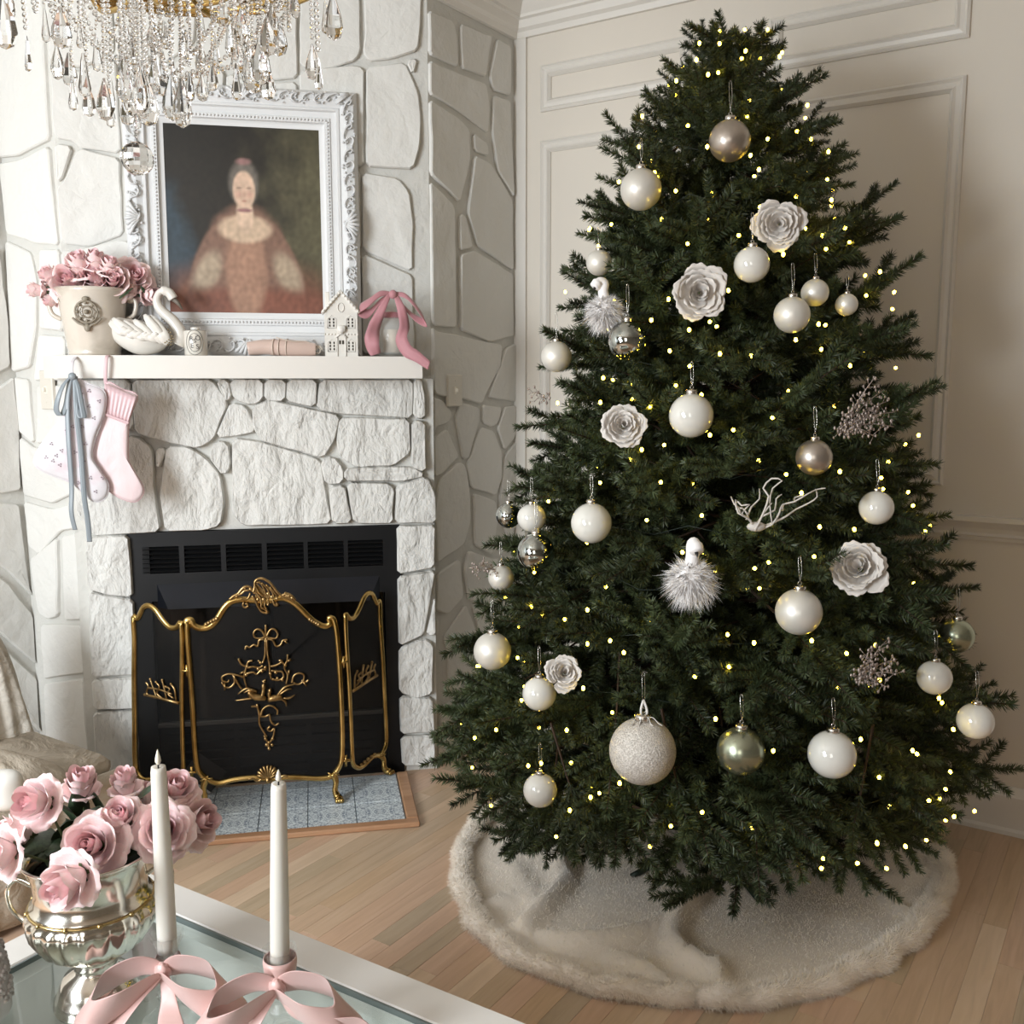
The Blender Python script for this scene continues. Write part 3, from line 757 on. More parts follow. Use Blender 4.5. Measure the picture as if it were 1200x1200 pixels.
def blocked(M, k):
    sh = branch_kinds[k][3]
    for a, b in sh:
        for q in (a.lerp(b, .5), b):
            w = M @ q; sx, sy, zz = proj(w)
            for (p, r, f) in clear:
                x, y, z2 = proj_c[id(p)]
                if zz < z2 + .02 and (sx - x) ** 2 + (sy - y) ** 2 < ((r * f + (.012 if f == 1 else -.004)) * FPX / z2) ** 2: return True
    return False
proj_c = {id(p): proj(p) for p, r, f in clear}
def place(z, th, rad, pitch, yawj, sc, roll):
    # tip reaches radius rad at height z
    d = Vector((cos(th + yawj) * cos(pitch), sin(th + yawj) * cos(pitch), sin(pitch)))
    xax = d; zax = Vector((0, 0, 1)) - d * d.z
    if zax.length < .05: zax = Vector((1, 0, 0)) - d * d.x
    zax.normalize(); yax = zax.cross(xax)
    M = Matrix((xax, yax, zax)).transposed().to_4x4() @ Matrix.Rotation(roll, 4, 'X') @ Matrix.Scale(sc, 4)
    tip = Vector((TC.x + rad * cos(th), TC.y + rad * sin(th), z)); M.translation = tip - (M.to_3x3() @ Vector((.31, 0, -.01)))
    return M
cand = []
tocam = atan2(-TC.y, -TC.x)
z = .22; layer = 0
while z < 2.40:
    rz = renv(z); step = .086 if z < 1.9 else .10
    for shell in (0, 1, 2):
        rs_ = rz * (1, .78, .5)[shell]
        if rs_ < .1 and shell: continue
        n = max(3, int(2 * pi * rs_ / (.185, .235, .30)[shell] / (1 if z < 1.7 else .72)))
        if z > 2.2 and shell == 0: n = max(n, 4)
        for i in range(n):
            th = 2 * pi * (i + rt.random()) / n + layer * .7
            back = cos(th - tocam) < -.25
            if back and rt.random() < (.35 if shell == 0 else .7): continue
            jit = rt.uniform(-.11, .05) * (1 if z < 2.1 else .5)
            pit = radians(rt.gauss(2 + 26 * max(0, (z - 1.0)) / 1.3, 13)) - (radians(14) if z < .5 else 0)
            sc = rt.uniform(.92, 1.22) * (1 if z < 1.9 else .8)
            rs_e = rs_ - (.09 if (z < .5 and cos(th - tocam - 1.2) > .6) else 0)
            cand.append((place(z + rt.uniform(-.03, .03), th, max(.04, rs_e + jit), pit, rt.uniform(-.35, .35), sc, rt.uniform(-.5, .5)), rt.randrange(5), shell, z, th))
    z += step; layer += 1
# leader and hand placed tips that give the outline its character
def tip_at(px, py, d, dirpx, sc=.9, k=None):
    tip = at_depth(px, py, d); a = at_depth(px - dirpx[0] * 40, py - dirpx[1] * 40, d + (dirpx[2] if len(dirpx) > 2 else 0)); dr = (tip - a).normalized()
    zax = Vector((0, -1, .3)) - dr * Vector((0, -1, .3)).dot(dr); zax.normalize(); yax = zax.cross(dr)
    M = Matrix((dr, yax, zax)).transposed().to_4x4() @ Matrix.Scale(sc, 4); M.translation = tip - M.to_3x3() @ Vector((.31, 0, -.01)); return M
D0 = (TC.y * cos(PITCH) + .13 * (CAM_H - .9))
for (x, y, d, dv, sc) in [
  (823,26,2.86,(0,-1),.62), (835,40,2.86,(.15,-1),.55), (862,42,2.86,(.45,-1),.6), (880,44,2.84,(.6,-.9),.55), (899,62,2.84,(.9,-.6),.6), (915,98,2.86,(1,-.1),.55), (786,78,2.86,(-.4,-1),.6), (768,108,2.86,(-.7,-.8),.55),
  (726,150,2.84,(-1,-.5),.7), (972,142,2.84,(1,-.35),.75), (968,165,2.84,(1,-.1),.7), (905,130,2.84,(.3,1),.5),
  (512,860,2.75,(-1,-.1),1.0), (540,790,2.78,(-1,-.5),.9), (1192,901,2.72,(1,0),1.0), (1161,802,2.74,(1,-.4),.85), (545,832,2.7,(-.9,.3),.8),
  (985,1040,2.35,(-.2,1),.85), (640,1012,2.5,(-.1,1),.8), (582,975,2.55,(-1,.1),.85), (590,940,2.6,(-1,-.2),.8), (812,1015,2.3,(.2,1),.8), (720,1000,2.35,(-.3,1),.7), (905,1010,2.3,(1,.4),.75), (1095,1000,2.5,(1,.5),.85),
  (1115,940,2.55,(1,-.4),.8), (693,1005,2.3,(.3,1),.7), (1108,958,2.6,(1,.1),.7), (1145,930,2.6,(.8,.6),.8), (1060,585,2.75,(1,-.2),.7), (1112,560,2.8,(1,-.3),.01) ]:
    if sc > .1: cand.append((tip_at(x, y, d, dv, sc), rt.randrange(5), 0, 9, 0))
def clear_wall(M):
    return all((M @ Vector(q) - w.O).dot(w.n) > .05 for w in (W1, W2) for q in ((.32, 0, 0), (.2, .12, 0), (.2, -.12, 0)))
keep = [c for c in cand if clear_wall(c[0]) and not blocked(c[0], c[1])]
print('tree wall distance', (Vector((TC.x, TC.y, 0)) - W2.O).dot(W2.n), (Vector((TC.x, TC.y, 0)) - W1.O).dot(W1.n)); print('branches', len(cand), len(keep))
def score(c):
    tip = c[0] @ Vector((.2, 0, 0)); fr = (tip - Vector((TC.x, TC.y, tip.z))).normalized().dot((CP - tip).normalized())
    return -(c[2] * 2 - fr) if c[3] != 9 else 5
keep.sort(key=score, reverse=True)
for M, k, *_ in keep[:296]:
    M2 = MW['christmas_tree'].inverted() @ M; inst('branch', bm_[k], tree, M2)
rest = keep[296:]
Vs = []; nq = 0
for M, k, *_ in rest:
    A = np.array(M.to_3x3()); T = np.array(M.translation) - np.array((TC.x, TC.y, 0)); Q = branch_kinds[k][0].reshape(-1, 3)
    Vs.append(Q @ A.T + T)
VV = np.concatenate(Vs); nq = len(VV) // 4
me = bpy.data.meshes.new('inner_branches'); me.vertices.add(len(VV)); me.vertices.foreach_set('co', VV.ravel())
me.loops.add(nq * 4); me.loops.foreach_set('vertex_index', np.arange(nq * 4, dtype=np.int32)); me.polygons.add(nq)
me.polygons.foreach_set('loop_start', np.arange(0, nq * 4, 4, dtype=np.int32)); me.update(calc_edges=True); me.materials.append(NEEDLE)
o = link('foliage', me, None, tree); o['kind'] = 'stuff'
g = G()
for M, k, sh_, zz_, *_ in rest:
    if zz_ > 1.75 or (cos(_[0] - tocam) > .1 and sh_ == 0): continue
    tip = MW['christmas_tree'].inverted() @ (M @ Vector((.2, 0, 0))); b0 = MW['christmas_tree'].inverted() @ (M @ Vector((-.16, 0, -.01))); tr = Vector((0, 0, max(.1, b0.z - .12)))
    g.tube([tip, b0, tr], lambda t: .0022 + .003 * t, 4)
o = g.build('boughs', BARK, tree, fix=False, kind='stuff')
print('needle quads', nq)

# ------------------------------------------------------------------ fairy lights
BULB = emit('warm_led', (1.0, .68, .055), 26)
WIRE = P('green_wire', '#16241a', .5)
sl = empty('string_lights', (TC.x, TC.y, 0), 'string of small warm white fairy lights wound through the fir tree', 'string lights')
bmesh_ = G().ball((0, 0, 0), .0044, 7, 5, (1, 1, 1.3)).mesh('bulb', BULB)
lr = random.Random(21); lp = []
nb = 0; tries = 0
pos = []
while nb < 285 and tries < 5000:
    tries += 1
    z = .34 + 2.02 * (lr.random() ** 1.35); th = tocam + lr.gauss(0, .95)
    rr_ = renv(z) * ((lr.uniform(.84, .96) if z < 1.9 else lr.uniform(.6, .82)) if lr.random() < .7 else lr.uniform(.6, .86))
    p = Vector((TC.x + rr_ * cos(th), TC.y + rr_ * sin(th), z)); sx, sy, zz = proj(p)
    if any((sx - proj_c[id(q)][0]) ** 2 + (sy - proj_c[id(q)][1]) ** 2 < (r * FPX / proj_c[id(q)][2] + 3) ** 2 and zz < proj_c[id(q)][2] for q, r, f in clear): continue
    if any((p - q).length < .045 for q in pos): continue
    pos.append(p); nb += 1
    inst('bulb', bmesh_, sl, Matrix.Translation(p - Vector((TC.x, TC.y, 0))) @ Matrix.Rotation(lr.uniform(0, 3), 4, 'X'))
g = G(); W = []
for i in range(420):
    t = i / 419; z = .3 + 2.05 * t; th = t * 2 * pi * 15; q = renv(z) * .70 + .02 * sin(i * 1.7); W.append(Vector((q * cos(th), q * sin(th), z + .015 * sin(i * 2.3))))
g.tube(W, .0013, 3); g.build('wire', WIRE, sl, fix=False)

# ------------------------------------------------------------------ baubles
FIN = {
 'gloss': P('glossy_white_glass', '#d9d6ce', .07, 0, Coat_Weight=1.0, Coat_Roughness=.03),
 'pearl': P('matte_pearl_glass', '#dcd8cf', .36, .35),
 'silver': P('matte_silver_glass', '#b8aea4', .33, .85),
 'olive': P('matte_olive_silver_glass', '#a5aa94', .27, .9),
 'mercury': P('mercury_glass', '#c4c8c4', .06, 1.0, var=('#8c918e', 26, .45, .6)),
 'glitter': P('white_glitter', '#e2dbd2', .35, .15, bump=((260, 260, 260), 1.0, .004), var=('#b9b0a6', 300, .4, .6))}
CAPM = P('silver_cap', '#cfcac2', .25, 1)
SHT = {}
for i, (p, r, fin, lab, hid, x, y) in enumerate(orn):
    t = empty('bauble', Matrix.Translation(p), lab, 'bauble', None)
    g = G().ball((0, 0, 0), r, 40, 28)
    g.build('ball', FIN[fin], t)
    c = r * .26
    g = G().lathe([(c * .96, r * .955), (c, r * .97), (c, r * 1.12), (c * .9, r * 1.16), (c * .3, r * 1.18)], 18, mod=lambda a, tt: 1 + .05 * cos(a * 9)); g.build('cap', CAPM, t)
    h0 = r * 1.17
    lift = r * (1.2 if r > .05 else 1.6)
    g = G().tube([(0, 0, h0), (c * .3, 0, h0 + c * .35), (0, 0, h0 + c * .7), (-c * .3, 0, h0 + c * .35), (0, 0, h0)], .0007, 5, k=4)
    g.tube([(0, 0, h0 + c * .5), (.003, 0, h0 + lift * .5), (.001, .004, h0 + lift), (-.003, .008, h0 + lift * .97), (-.003, 0, h0 + lift * .5), (0, 0, h0 + c * .5)], .00055, 4, k=4)
    g.build('hanging_thread', CAPM, t)
    if fin == 'glitter':
        RB = P('white_satin_ribbon', '#e9e5e0', .35, Sheen_Weight=.3)
        g = G()
        for a in (-.9, -.3, .4, 1.0):
            g.ribbon([(0, -.004, r * 1.05), (sin(a) * .022, -.018, r * 1.12), (sin(a) * .036, -.022, r * 1.02 - abs(cos(a)) * .006), (sin(a) * .046, -.03, r * .93)], (0, -1, .6), .006)
        g.ribbon([(-.003, -.004, r * 1.05), (-.006, -.004, r * 1.3), (0, 0, r * 1.6)], (1, 0, 0), .005); g.ribbon([(.003, -.004, r * 1.05), (.008, -.004, r * 1.25), (0, 0, r * 1.6)], (1, 0, 0), .005)
        g.build('ribbon', RB, t, solid=.0006)

# ------------------------------------------------------------------ roses: shared petal shapes
def petal_mesh(name, phi, h, r0, r1, curl, ruff, seed=0, tipc=.25):
    def fn(u, v):
        a = (u * 2 - 1); wid = phi * (sin(pi * min(1, .12 + .62 * v + .18)) ** .45)
        ang = a * wid; rr_ = r0 + (r1 - r0) * (sin(min(1, v * 1.15) * pi / 2) ** .9) + curl * max(0, v - .6) ** 2 * 4 * (1 - .3 * a * a)
        z = h * v - tipc * h * a * a * v - curl * 1.1 * max(0, v - .72) ** 2 * 6 + ruff * sin(a * 4 + seed) * v * v
        rr_ += ruff * cos(a * 7 + seed * 2) * v * v
        return Vector((rr_ * cos(ang), rr_ * sin(ang), z))
    return G().grid(fn, 11, 9).mesh(name, None, True)
PET = [petal_mesh('petal', 1.9, 1.00, .05, .20, -.02, .004, 0, .08), petal_mesh('petal', 1.35, 1.02, .09, .30, .03, .004, 1, .10),
       petal_mesh('petal', 1.1, 1.0, .14, .46, .09, .006, 2, .12), petal_mesh('petal', .95, .92, .18, .66, .17, .008, 3, .15), petal_mesh('petal', .9, .70, .2, .88, .34, .03, 4, .28)]
WPET = [petal_mesh('petal', 1.7, .62, .03, .13, .05, .006, 0, .10), petal_mesh('petal', 1.2, .60, .08, .25, .09, .010, 1, .12), petal_mesh('petal', .95, .55, .15, .39, .12, .014, 2, .15),
        petal_mesh('petal', .75, .48, .24, .54, .15, .018, 3, .15), petal_mesh('petal', .65, .40, .33, .69, .17, .022, 4, .18), petal_mesh('petal', .6, .30, .42, .82, .19, .026, 5, .2)]
for m_ in PET + WPET: m_.materials.append(MORTAR)
def solidify(me, th):
    return me
PINK = per_object_tint(P('pink_petal', '#fbe3e1', .6, var=('#f9d9d9', 14), Subsurface_Weight=.15, Subsurface_Radius=(.02, .008, .006), Sheen_Weight=.2), .07, .006)
PINKD = per_object_tint(P('deep_pink_petal', '#f6cfd1', .55, Subsurface_Weight=.12, Subsurface_Radius=(.02, .008, .006)), .06, .006)
WHITEP = per_object_tint(P('white_velvet_petal', '#d8d1ca', .75, bump=((200, 200, 200), .25, .001), Sheen_Weight=.4), .05)
LEAF = per_object_tint(P('rose_leaf', '#2b3b2a', .45, var=('#3f5238', 20)), .2)
STEM = P('rose_stem', '#4a5a38', .6)
def rose(name, c, axis, r, label, cat, mats, rg, openness=.8, group=None, stem=0.0, sep=True, nlay=5):
    q = Vector((0, 0, 1)).rotation_difference(Vector(axis).normalized())
    t = empty(name, TRS(c, q @ Quaternion((0, 0, 1), rg.uniform(0, 6))), label, cat, group)
    h = r * 1.35
    lay = [(0, 3, 1.0), (1, 4, 1.0), (2, 5, .97), (3, 6, .90), (4, 7, .80)][:nlay]
    if mats[0] is mats[1]:
        for k, n in enumerate((3, 4, 5, 6, 7, 7)):
            for i in range(n):
                M = Matrix.Rotation(2 * pi * i / n + k * .8 + rg.uniform(-.25, .25), 4, 'Z') @ Matrix.Rotation(radians(rg.uniform(-9, 9)), 4, 'Y') @ Matrix.Scale(r * 1.06 * rg.uniform(.9, 1.08), 4)
                inst('petal', WPET[k], t, Matrix.Translation((0, 0, -r * .45)) @ M, mats[0])
        lay = []
    for (k, n, s) in lay:
        w_ = openness if k > 2 else (.75 + .25 * openness)
        for i in range(n):
            a = 2 * pi * i / n + k * .9 + rg.uniform(-.15, .15)
            M = Matrix.Rotation(a, 4, 'Z') @ Matrix.Rotation(radians((0, 2, 4, 8, 15)[k]) * openness * rg.uniform(.7, 1.3), 4, 'Y') @ Matrix.Diagonal((r * 1.05 * w_ , r * 1.05 * w_, h * s * rg.uniform(.94, 1.04), 1))
            o = inst('petal', PET[k], t, Matrix.Translation((0, 0, -h * .55)) @ M, mats[0] if k > 1 else mats[1])
    g = G()
    g.grid(lambda u, v: Vector((r * (.05 + .17 * u) * cos(u * 13), r * (.05 + .17 * u) * sin(u * 13), h * (-.3 + (.70 - .12 * u) * v))), 34, 4)
    if mats[0] is not mats[1]: g.build('bud', mats[1], t, fix=False)
    if sep:
        g = G()
        for i in range(5):
            a = 2 * pi * i / 5
            g.ribbon([(0, 0, -h * .56), (cos(a) * r * .3, sin(a) * r * .3, -h * .52), (cos(a) * r * .5, sin(a) * r * .5, -h * .66)], (-sin(a), cos(a), 0), lambda t: r * .22 * (1 - t) + .0005, 3)
        g.ball((0, 0, -h * .6), r * .2, 8, 6)
        if stem: g.tube([(0, 0, -h * .6), (r * .1, 0, -h * .6 - stem * .5), (0, 0, -h * .6 - stem)], .0022, 6, k=3)
        g.build('stem', STEM, t)
    return t
wr = random.Random(77)
for (x, y, rp, hdn, lab) in ROSES_T:
    p, t = surf_t(x, y, .0 if not hdn else .01); r = rp * t / FPX
    ax = (CP - p).normalized() + Vector((wr.uniform(-.2, .2), 0, wr.uniform(-.1, .3)))
    rose('fabric_rose', p, ax, r * 1.14, lab, 'artificial flower', (WHITEP, WHITEP), wr, 1.0, None, .05)

# ------------------------------------------------------------------ swans, sprays and twigs on the tree
FEATH = P('white_feather', '#f4f0ee', .8, Sheen_Weight=.3); BEAK = P('black_beak', '#141210', .4)
def swan_orn(px, py, s, face, label):
    p, t = surf_t(px, py, -.01); sc = s * t / FPX       # s: pixel half width of the feather ball
    o = empty('feather_swan', Matrix.Translation(p), label, 'ornament')
    f = Vector(face).normalized(); rg = np.random.RandomState(3)
    G().ball((0, 0, -.2 * sc), sc * .55, 14, 10, (1, 1, .85)).build('body', FEATH, o)
    g = G()
    nk = [(0, 0, .1 * sc), f * .1 * sc + Vector((0, 0, .55 * sc)), f * .05 * sc + Vector((0, 0, .88 * sc)), f * .28 * sc + Vector((0, 0, .98 * sc)), f * .52 * sc + Vector((0, 0, .72 * sc))]
    g.tube(nk, lambda t: sc * (.25 - .08 * t + (.07 if t > .8 else 0)), 12, k=6); g.build('neck', FEATH, o)
    b0 = f * .5 * sc + Vector((0, 0, .70 * sc)); G().tube([b0, b0 + f * .1 * sc + Vector((0, 0, -.16 * sc))], lambda t: sc * .07 * (1.05 - t), 8).build('beak', BEAK, o)
    # marabou barbs
    n = 2600; d = rg.normal(size=(n, 3)); d /= np.linalg.norm(d, axis=1)[:, None]; d[:, 2] -= .25
    base = d * sc * .45 + np.array((0, 0, -.2 * sc)); L = sc * rg.uniform(.25, .62, n)[:, None]
    sd = np.cross(d, rg.normal(size=(n, 3))); sd /= np.linalg.norm(sd, axis=1)[:, None]; w = .0007
    bend = rg.normal(size=(n, 3)) * .35; bend[:, 2] -= .3
    mid = base + d * L * .55; tip = mid + (d + bend) * L * .5
    V = np.stack([base - sd * w, base + sd * w, mid + sd * w * .7, tip, mid - sd * w * .7], 1).reshape(-1, 3)
    g = G(); g.V = V.tolist(); g.F = [(5 * i, 5 * i + 1, 5 * i + 2, 5 * i + 3, 5 * i + 4) for i in range(n)]; g.build('feathers', FEATH, o, fix=False, kind='stuff')
swan_orn(810, 668, 34, (.15, -1, 0), 'white feather swan facing forward in the middle of the tree')
swan_orn(709, 356, 26, (-1, -.3, 0), 'white feather swan with curved neck facing left, upper left of the tree')
TWIGW = P('white_flocked_twig', '#c9c2ba', .7, bump=((150, 150, 150), .5, .002))
p, t = surf_t(898, 612, -.03)
tw = empty('white_twig_sprig', Matrix.Translation(p), 'white coral like twig sprig in the tree below the matte silver bauble', 'ornament')
s = t / FPX
def px3(x, y, dz=0): return Vector(((x - 898) * s, -.0 + dz, -(y - 612) * s * 1.0))
paths = [[(885,622),(893,600),(897,580),(893,572),(901,560),(912,562),(904,572),(900,590),(902,612)],[(885,618),(875,606),(863,600),(862,586),(868,592),(876,590),(870,602),(880,610)],
         [(890,622),(905,615),(912,600),(918,592),(930,588),(944,578),(958,574),(966,572)],[(892,620),(910,612),(922,604),(935,598),(948,590),(956,582),(957,574)],[(888,620),(895,606),(908,598),(912,586),(917,580)],[(893,615),(898,602),(905,590)],
         [(872,604),(868,596),(862,592),(860,584)],[(880,612),(884,596),(892,586),(894,575)],[(868,600),(874,598),(878,603),(884,612)],[(925,602),(924,594),(934,590)],[(940,592),(938,586),(946,583)]]
for i, pth in enumerate(paths):
    G().tube([px3(x, y, -.01 * (j % 3) + .006 * i) for j, (x, y) in enumerate(pth)], lambda t: .0026 - .0012 * t, 6, k=2).build('twig', TWIGW, tw)
G().ball(px3(888, 618, .01), .016, 8, 6, (1.4, .8, .7)).build('twig_base', TWIGW, tw)
SPR = P('champagne_glitter', '#a89a92', .3, .6, bump=((300, 300, 300), .8, .002))
def spray(px, py, s_, dirs, label, n=26, seed=1):
    p, t = surf_t(px, py, -.03); o = empty('glitter_spray', Matrix.Translation(p), label, 'ornament'); rg = random.Random(seed); k = t / FPX
    for j, (dx, dy) in enumerate(dirs):
        g = G(); e = Vector((dx * k, rg.uniform(-.03, .0), -dy * k)); m_ = e * .5 + Vector((0, -.01, .012))
        g.tube([(0, 0, 0), m_, e], .0011, 5, k=4); leafs = G()
        for i in range(n):
            q = Vector((0, 0, 0)).lerp(m_, min(1, 2 * i / n)) if i < n / 2 else m_.lerp(e, 2 * i / n - 1)
            off = Vector((rg.uniform(-1, 1), rg.uniform(-1, .3), rg.uniform(-1, 1))) * .016
            g.tube([q, q + off], .0006, 4); leafs.ball(q + off, .0028 * rg.uniform(.7, 1.2), 6, 4, (1, .8, 1.5))
        b = g.build('sprig', SPR, o); leafs.build('berries', SPR, b, fix=False, kind='stuff')
spray(985, 505, 30, [(62, -22), (48, -48), (30, -60), (60, -5), (35, 6), (18, -35), (50, -34), (40, -18)], 'champagne glitter berry spray at the right edge of the tree, below the pale baubles', seed=2)
spray(1005, 795, 26, [(8, -40), (25, -44), (40, -10), (44, -24), (30, 8), (10, -20)], 'champagne glitter spray low on the right, above the large glossy bauble', seed=3)
spray(580, 668, 12, [(-30, -4), (-24, 4), (-18, -8)], 'small glitter sprig sticking out at the left edge beside a pearl bauble', 10, 4)
spray(640, 468, 10, [(-20, -6), (-14, 3)], 'tiny glitter sprig at the left edge below the matte pearl bauble', 8, 5)

# ------------------------------------------------------------------ fur tree skirt
FUR = P('cream_faux_fur', '#f6ede2', .9, Sheen_Weight=.6, bump=((70, 70, 70), .6, .01)); LIN = P('skirt_cloth', '#f5e9db', .85, bump=((40, 40, 40), .4, .006), Sheen_Weight=.3)
rimpx = [(541,1008),(545,1045),(562,1085),(592,1112),(640,1136),(690,1152),(740,1163),(790,1168),(815,1163),(833,1174),(880,1171),(940,1160),(1000,1140),(1050,1110),(1088,1070),(1106,1032),(1102,1004),(1060,990)]
rp = []
for (x, y) in rimpx:
    q = at_z(x, y, .015) - TC; rp.append((atan2(q.y, q.x), sqrt(q.x ** 2 + q.y ** 2)))
rp.sort()
def rim(th):
    th = (th + pi) % (2 * pi) - pi; L = [(a, r) for a, r in rp]
    ext = [(L[-1][0] - 2 * pi, L[-1][1])] + L + [(L[0][0] + 2 * pi, L[0][1])]
    for (a, ra), (b, rb) in zip(ext, ext[1:]):
        if a <= th <= b:
            t = (th - a) / max(1e-6, b - a); gap = b - a
            if gap > 1.2: return (ra * (1 - t) + rb * t) * (1 - .0 * sin(pi * t)) if False else ra * (1 - t) + rb * t
            return ra * (1 - t) + rb * t
    return .7
ridg = [([(655,1000),(662,1030),(640,1060),(610,1088)], .030, .028), ([(815,990),(818,1040),(800,1070),(790,1100),(812,1125),(840,1135),(842,1165)], .030, .026),
        ([(640,1096),(700,1098),(760,1085),(810,1060)], .020, .03), ([(560,1060),(600,1050),(640,1040)], .012, .02), ([(1010,1000),(1022,1028),(1050,1060),(1062,1066)], .014, .018), ([(720,1118),(755,1130),(780,1150)], .016, .022), ([(600,1010),(620,1040),(625,1062)], .012, .018), ([(1030,1028),(1070,1022),(1100,1012)], .010, .02)]
ridg = [([at_z(x, y, .02) - TC for x, y in pth], h, w) for pth, h, w in ridg]
ridg = [([Vector((q.x, q.y)) for q in smoothpath([Vector((a.x, a.y, 0)) for a in pth], 4)], h, w) for pth, h, w in ridg]
def sk_h(x, y, f):
    h = .012 + .004 * noise.noise(Vector((x * 9, y * 9, 3)))
    p = Vector((x, y))
    for pth, hh, w in ridg:
        d = 9
        for a, b in zip(pth, pth[1:]):
            ab = b - a; t = max(0, min(1, (p - a).dot(ab) / ab.length_squared)); d = min(d, (p - a - ab * t).length)
        h += 1.35 * hh * exp(-(d / (w * .85)) ** 2)
    return h
g = G()
NR, NT = 26, 150
for i in range(NR + 1):
    f = .06 + .93 * i / NR
    for j in range(NT):
        th = -pi + 2 * pi * j / NT; r = rim(th) * f * (1 + .012 * sin(th * 17) * f); x, y = r * cos(th), r * sin(th)
        g.V.append((x, y, sk_h(x, y, f)))
for i in range(NR):
    for j in range(NT): g.F.append((i * NT + j, i * NT + (j + 1) % NT, (i + 1) * NT + (j + 1) % NT, (i + 1) * NT + j))
sk = empty('tree_skirt', (TC.x, TC.y, 0), 'round cream faux fur tree skirt spread on the oak floor', 'tree skirt')
skV = np.array(g.V); g.build('cloth', LIN, sk, fix=False)
g = G(); pts = []
for j in range(260):
    th = -pi + 2 * pi * j / 260; r = rim(th) * (1 + .006 * sin(th * 23)); x, y = r * cos(th), r * sin(th)
    pts.append(Vector((x, y, .020 + .012 * noise.noise(Vector((x * 14, y * 14, 0))) + (sk_h(x, y, 1) - .012) * .7)))
g.tube(pts, lambda t: .027 + .007 * noise.noise(Vector((t * 60, 1, 2))), 10, closed=True, up=(0, 0, 1)); rimV = np.array(g.V); g.build('fur_trim', FUR, sk, fix=False)
def fur(Pn, dirs, n, L, w, rg):
    d = dirs + rg.normal(size=(n, 3)) * .45; d /= np.linalg.norm(d, axis=1)[:, None]; sd = np.cross(d, rg.normal(size=(n, 3))); sd /= np.linalg.norm(sd, axis=1)[:, None]
    LL_ = L * rg.uniform(.6, 1.3, n)[:, None]; return np.stack([Pn - sd * w, Pn + sd * w, Pn + d * LL_], 1).reshape(-1, 3)
rg = np.random.RandomState(5)
n1 = 80000; j = rg.randint(0, 260, n1); kk = rg.randint(0, 10, n1); k2 = (kk + 1) % 10; w_ = rg.rand(n1)[:, None]; A = rimV[j * 10 + kk] * w_ + rimV[j * 10 + k2] * (1 - w_); j2 = (j + 1) % 260; B = rimV[j2 * 10 + kk] * w_ + rimV[j2 * 10 + k2] * (1 - w_); t_ = rg.rand(n1)[:, None]; Pn = A * (1 - t_) + B * t_
cen = rimV.reshape(260, 10, 3).mean(1)[j]; dr = Pn - cen; dr /= np.linalg.norm(dr, axis=1)[:, None] + 1e-9
V1 = fur(Pn, dr, n1, .017, .0006, rg)
n2 = 60000; idx = rg.randint(0, NR, n2); jj = rg.randint(0, NT, n2); A = skV[idx * NT + jj]; B = skV[(idx + 1) * NT + (jj + 1) % NT]; C_ = skV[(idx + 1) * NT + jj]
a_, b_ = rg.rand(n2)[:, None], rg.rand(n2)[:, None]; D_ = skV[idx * NT + (jj + 1) % NT]; Pn = (A * (1 - a_) + D_ * a_) * (1 - b_) + (C_ * (1 - a_) + B * a_) * b_
V2 = fur(Pn, np.tile([0, 0, .8], (n2, 1)), n2, .007, .0008, rg)
V = np.concatenate([V1, V2]); V[:, 2] = np.maximum(V[:, 2], .001); me = bpy.data.meshes.new('fur'); nf = len(V) // 3
me.vertices.add(len(V)); me.vertices.foreach_set('co', V.ravel()); me.loops.add(nf * 3); me.loops.foreach_set('vertex_index', np.arange(nf * 3, dtype=np.int32)); me.polygons.add(nf)
me.polygons.foreach_set('loop_start', np.arange(0, nf * 3, 3, dtype=np.int32)); me.update(calc_edges=True); me.materials.append(P('cream_fur_fibre', '#f8efe3', .8)); o = link('fur', me, None, sk); o['kind'] = 'stuff'

# ------------------------------------------------------------------ carved picture frame leaning above the mantel
FRM = P('white_carved_frame', '#dcdcdc', .45); FRM2 = P('white_carving', '#d6d6d6', .5)
FO = .052
fu0, _ = F.uv(147, 250, FO); fu1, _ = F.uv(421, 250, FO); fv1 = F.uv(280, 98, FO)[1]; fv0 = MZ + .001
iu0, _ = F.uv(194, 250, FO); iu1, _ = F.uv(376, 250, FO); iv1 = F.uv(280, 145, FO)[1]; iv0 = F.uv(280, 366, FO)[1]
fr = empty('picture_frame', F.M @ Matrix.Translation((0, fv0, .075)) @ Matrix.Rotation(radians(-2.0), 4, 'X') @ Matrix.Translation((0, 0, -.03)), 'large ornately carved white picture frame leaning on the wall above the mantel', 'picture frame')
def rails(prof, name, mat):     # prof: (inward distance fraction 0..1 , height)
    outs = [(fu0, 0), (fu1, 0), (fu1, fv1 - fv0), (fu0, fv1 - fv0)]; ins_ = [(iu0, iv0 - fv0), (iu1, iv0 - fv0), (iu1, iv1 - fv0), (iu0, iv1 - fv0)]
    n = len(prof); V = []
    for (a, b) in zip(outs, ins_):
        for (t, h) in prof: V.append((a[0] + (b[0] - a[0]) * t, a[1] + (b[1] - a[1]) * t, h))
    Fc = [(k * n + i, k * n + i + 1, ((k + 1) % 4) * n + i + 1, ((k + 1) % 4) * n + i) for k in range(4) for i in range(n - 1)]
    g = G(); g.V = V; g.F = Fc; return g.build(name, mat, fr, True, fix=False, auto=20)
rails([(0, -.02), (0, .012), (.04, .022), (.1, .030), (.3, .034), (.46, .026), (.48, .03), (.54, .03), (.56, .018), (.70, .014), (.72, .02), (.84, .02), (.86, .010), (.93, .006), (1.0, .004), (1.0, -.008)], 'moulding', FRM)
cg = G(); bgd = G(); fr_r = random.Random(2)
H_ = fv1 - fv0
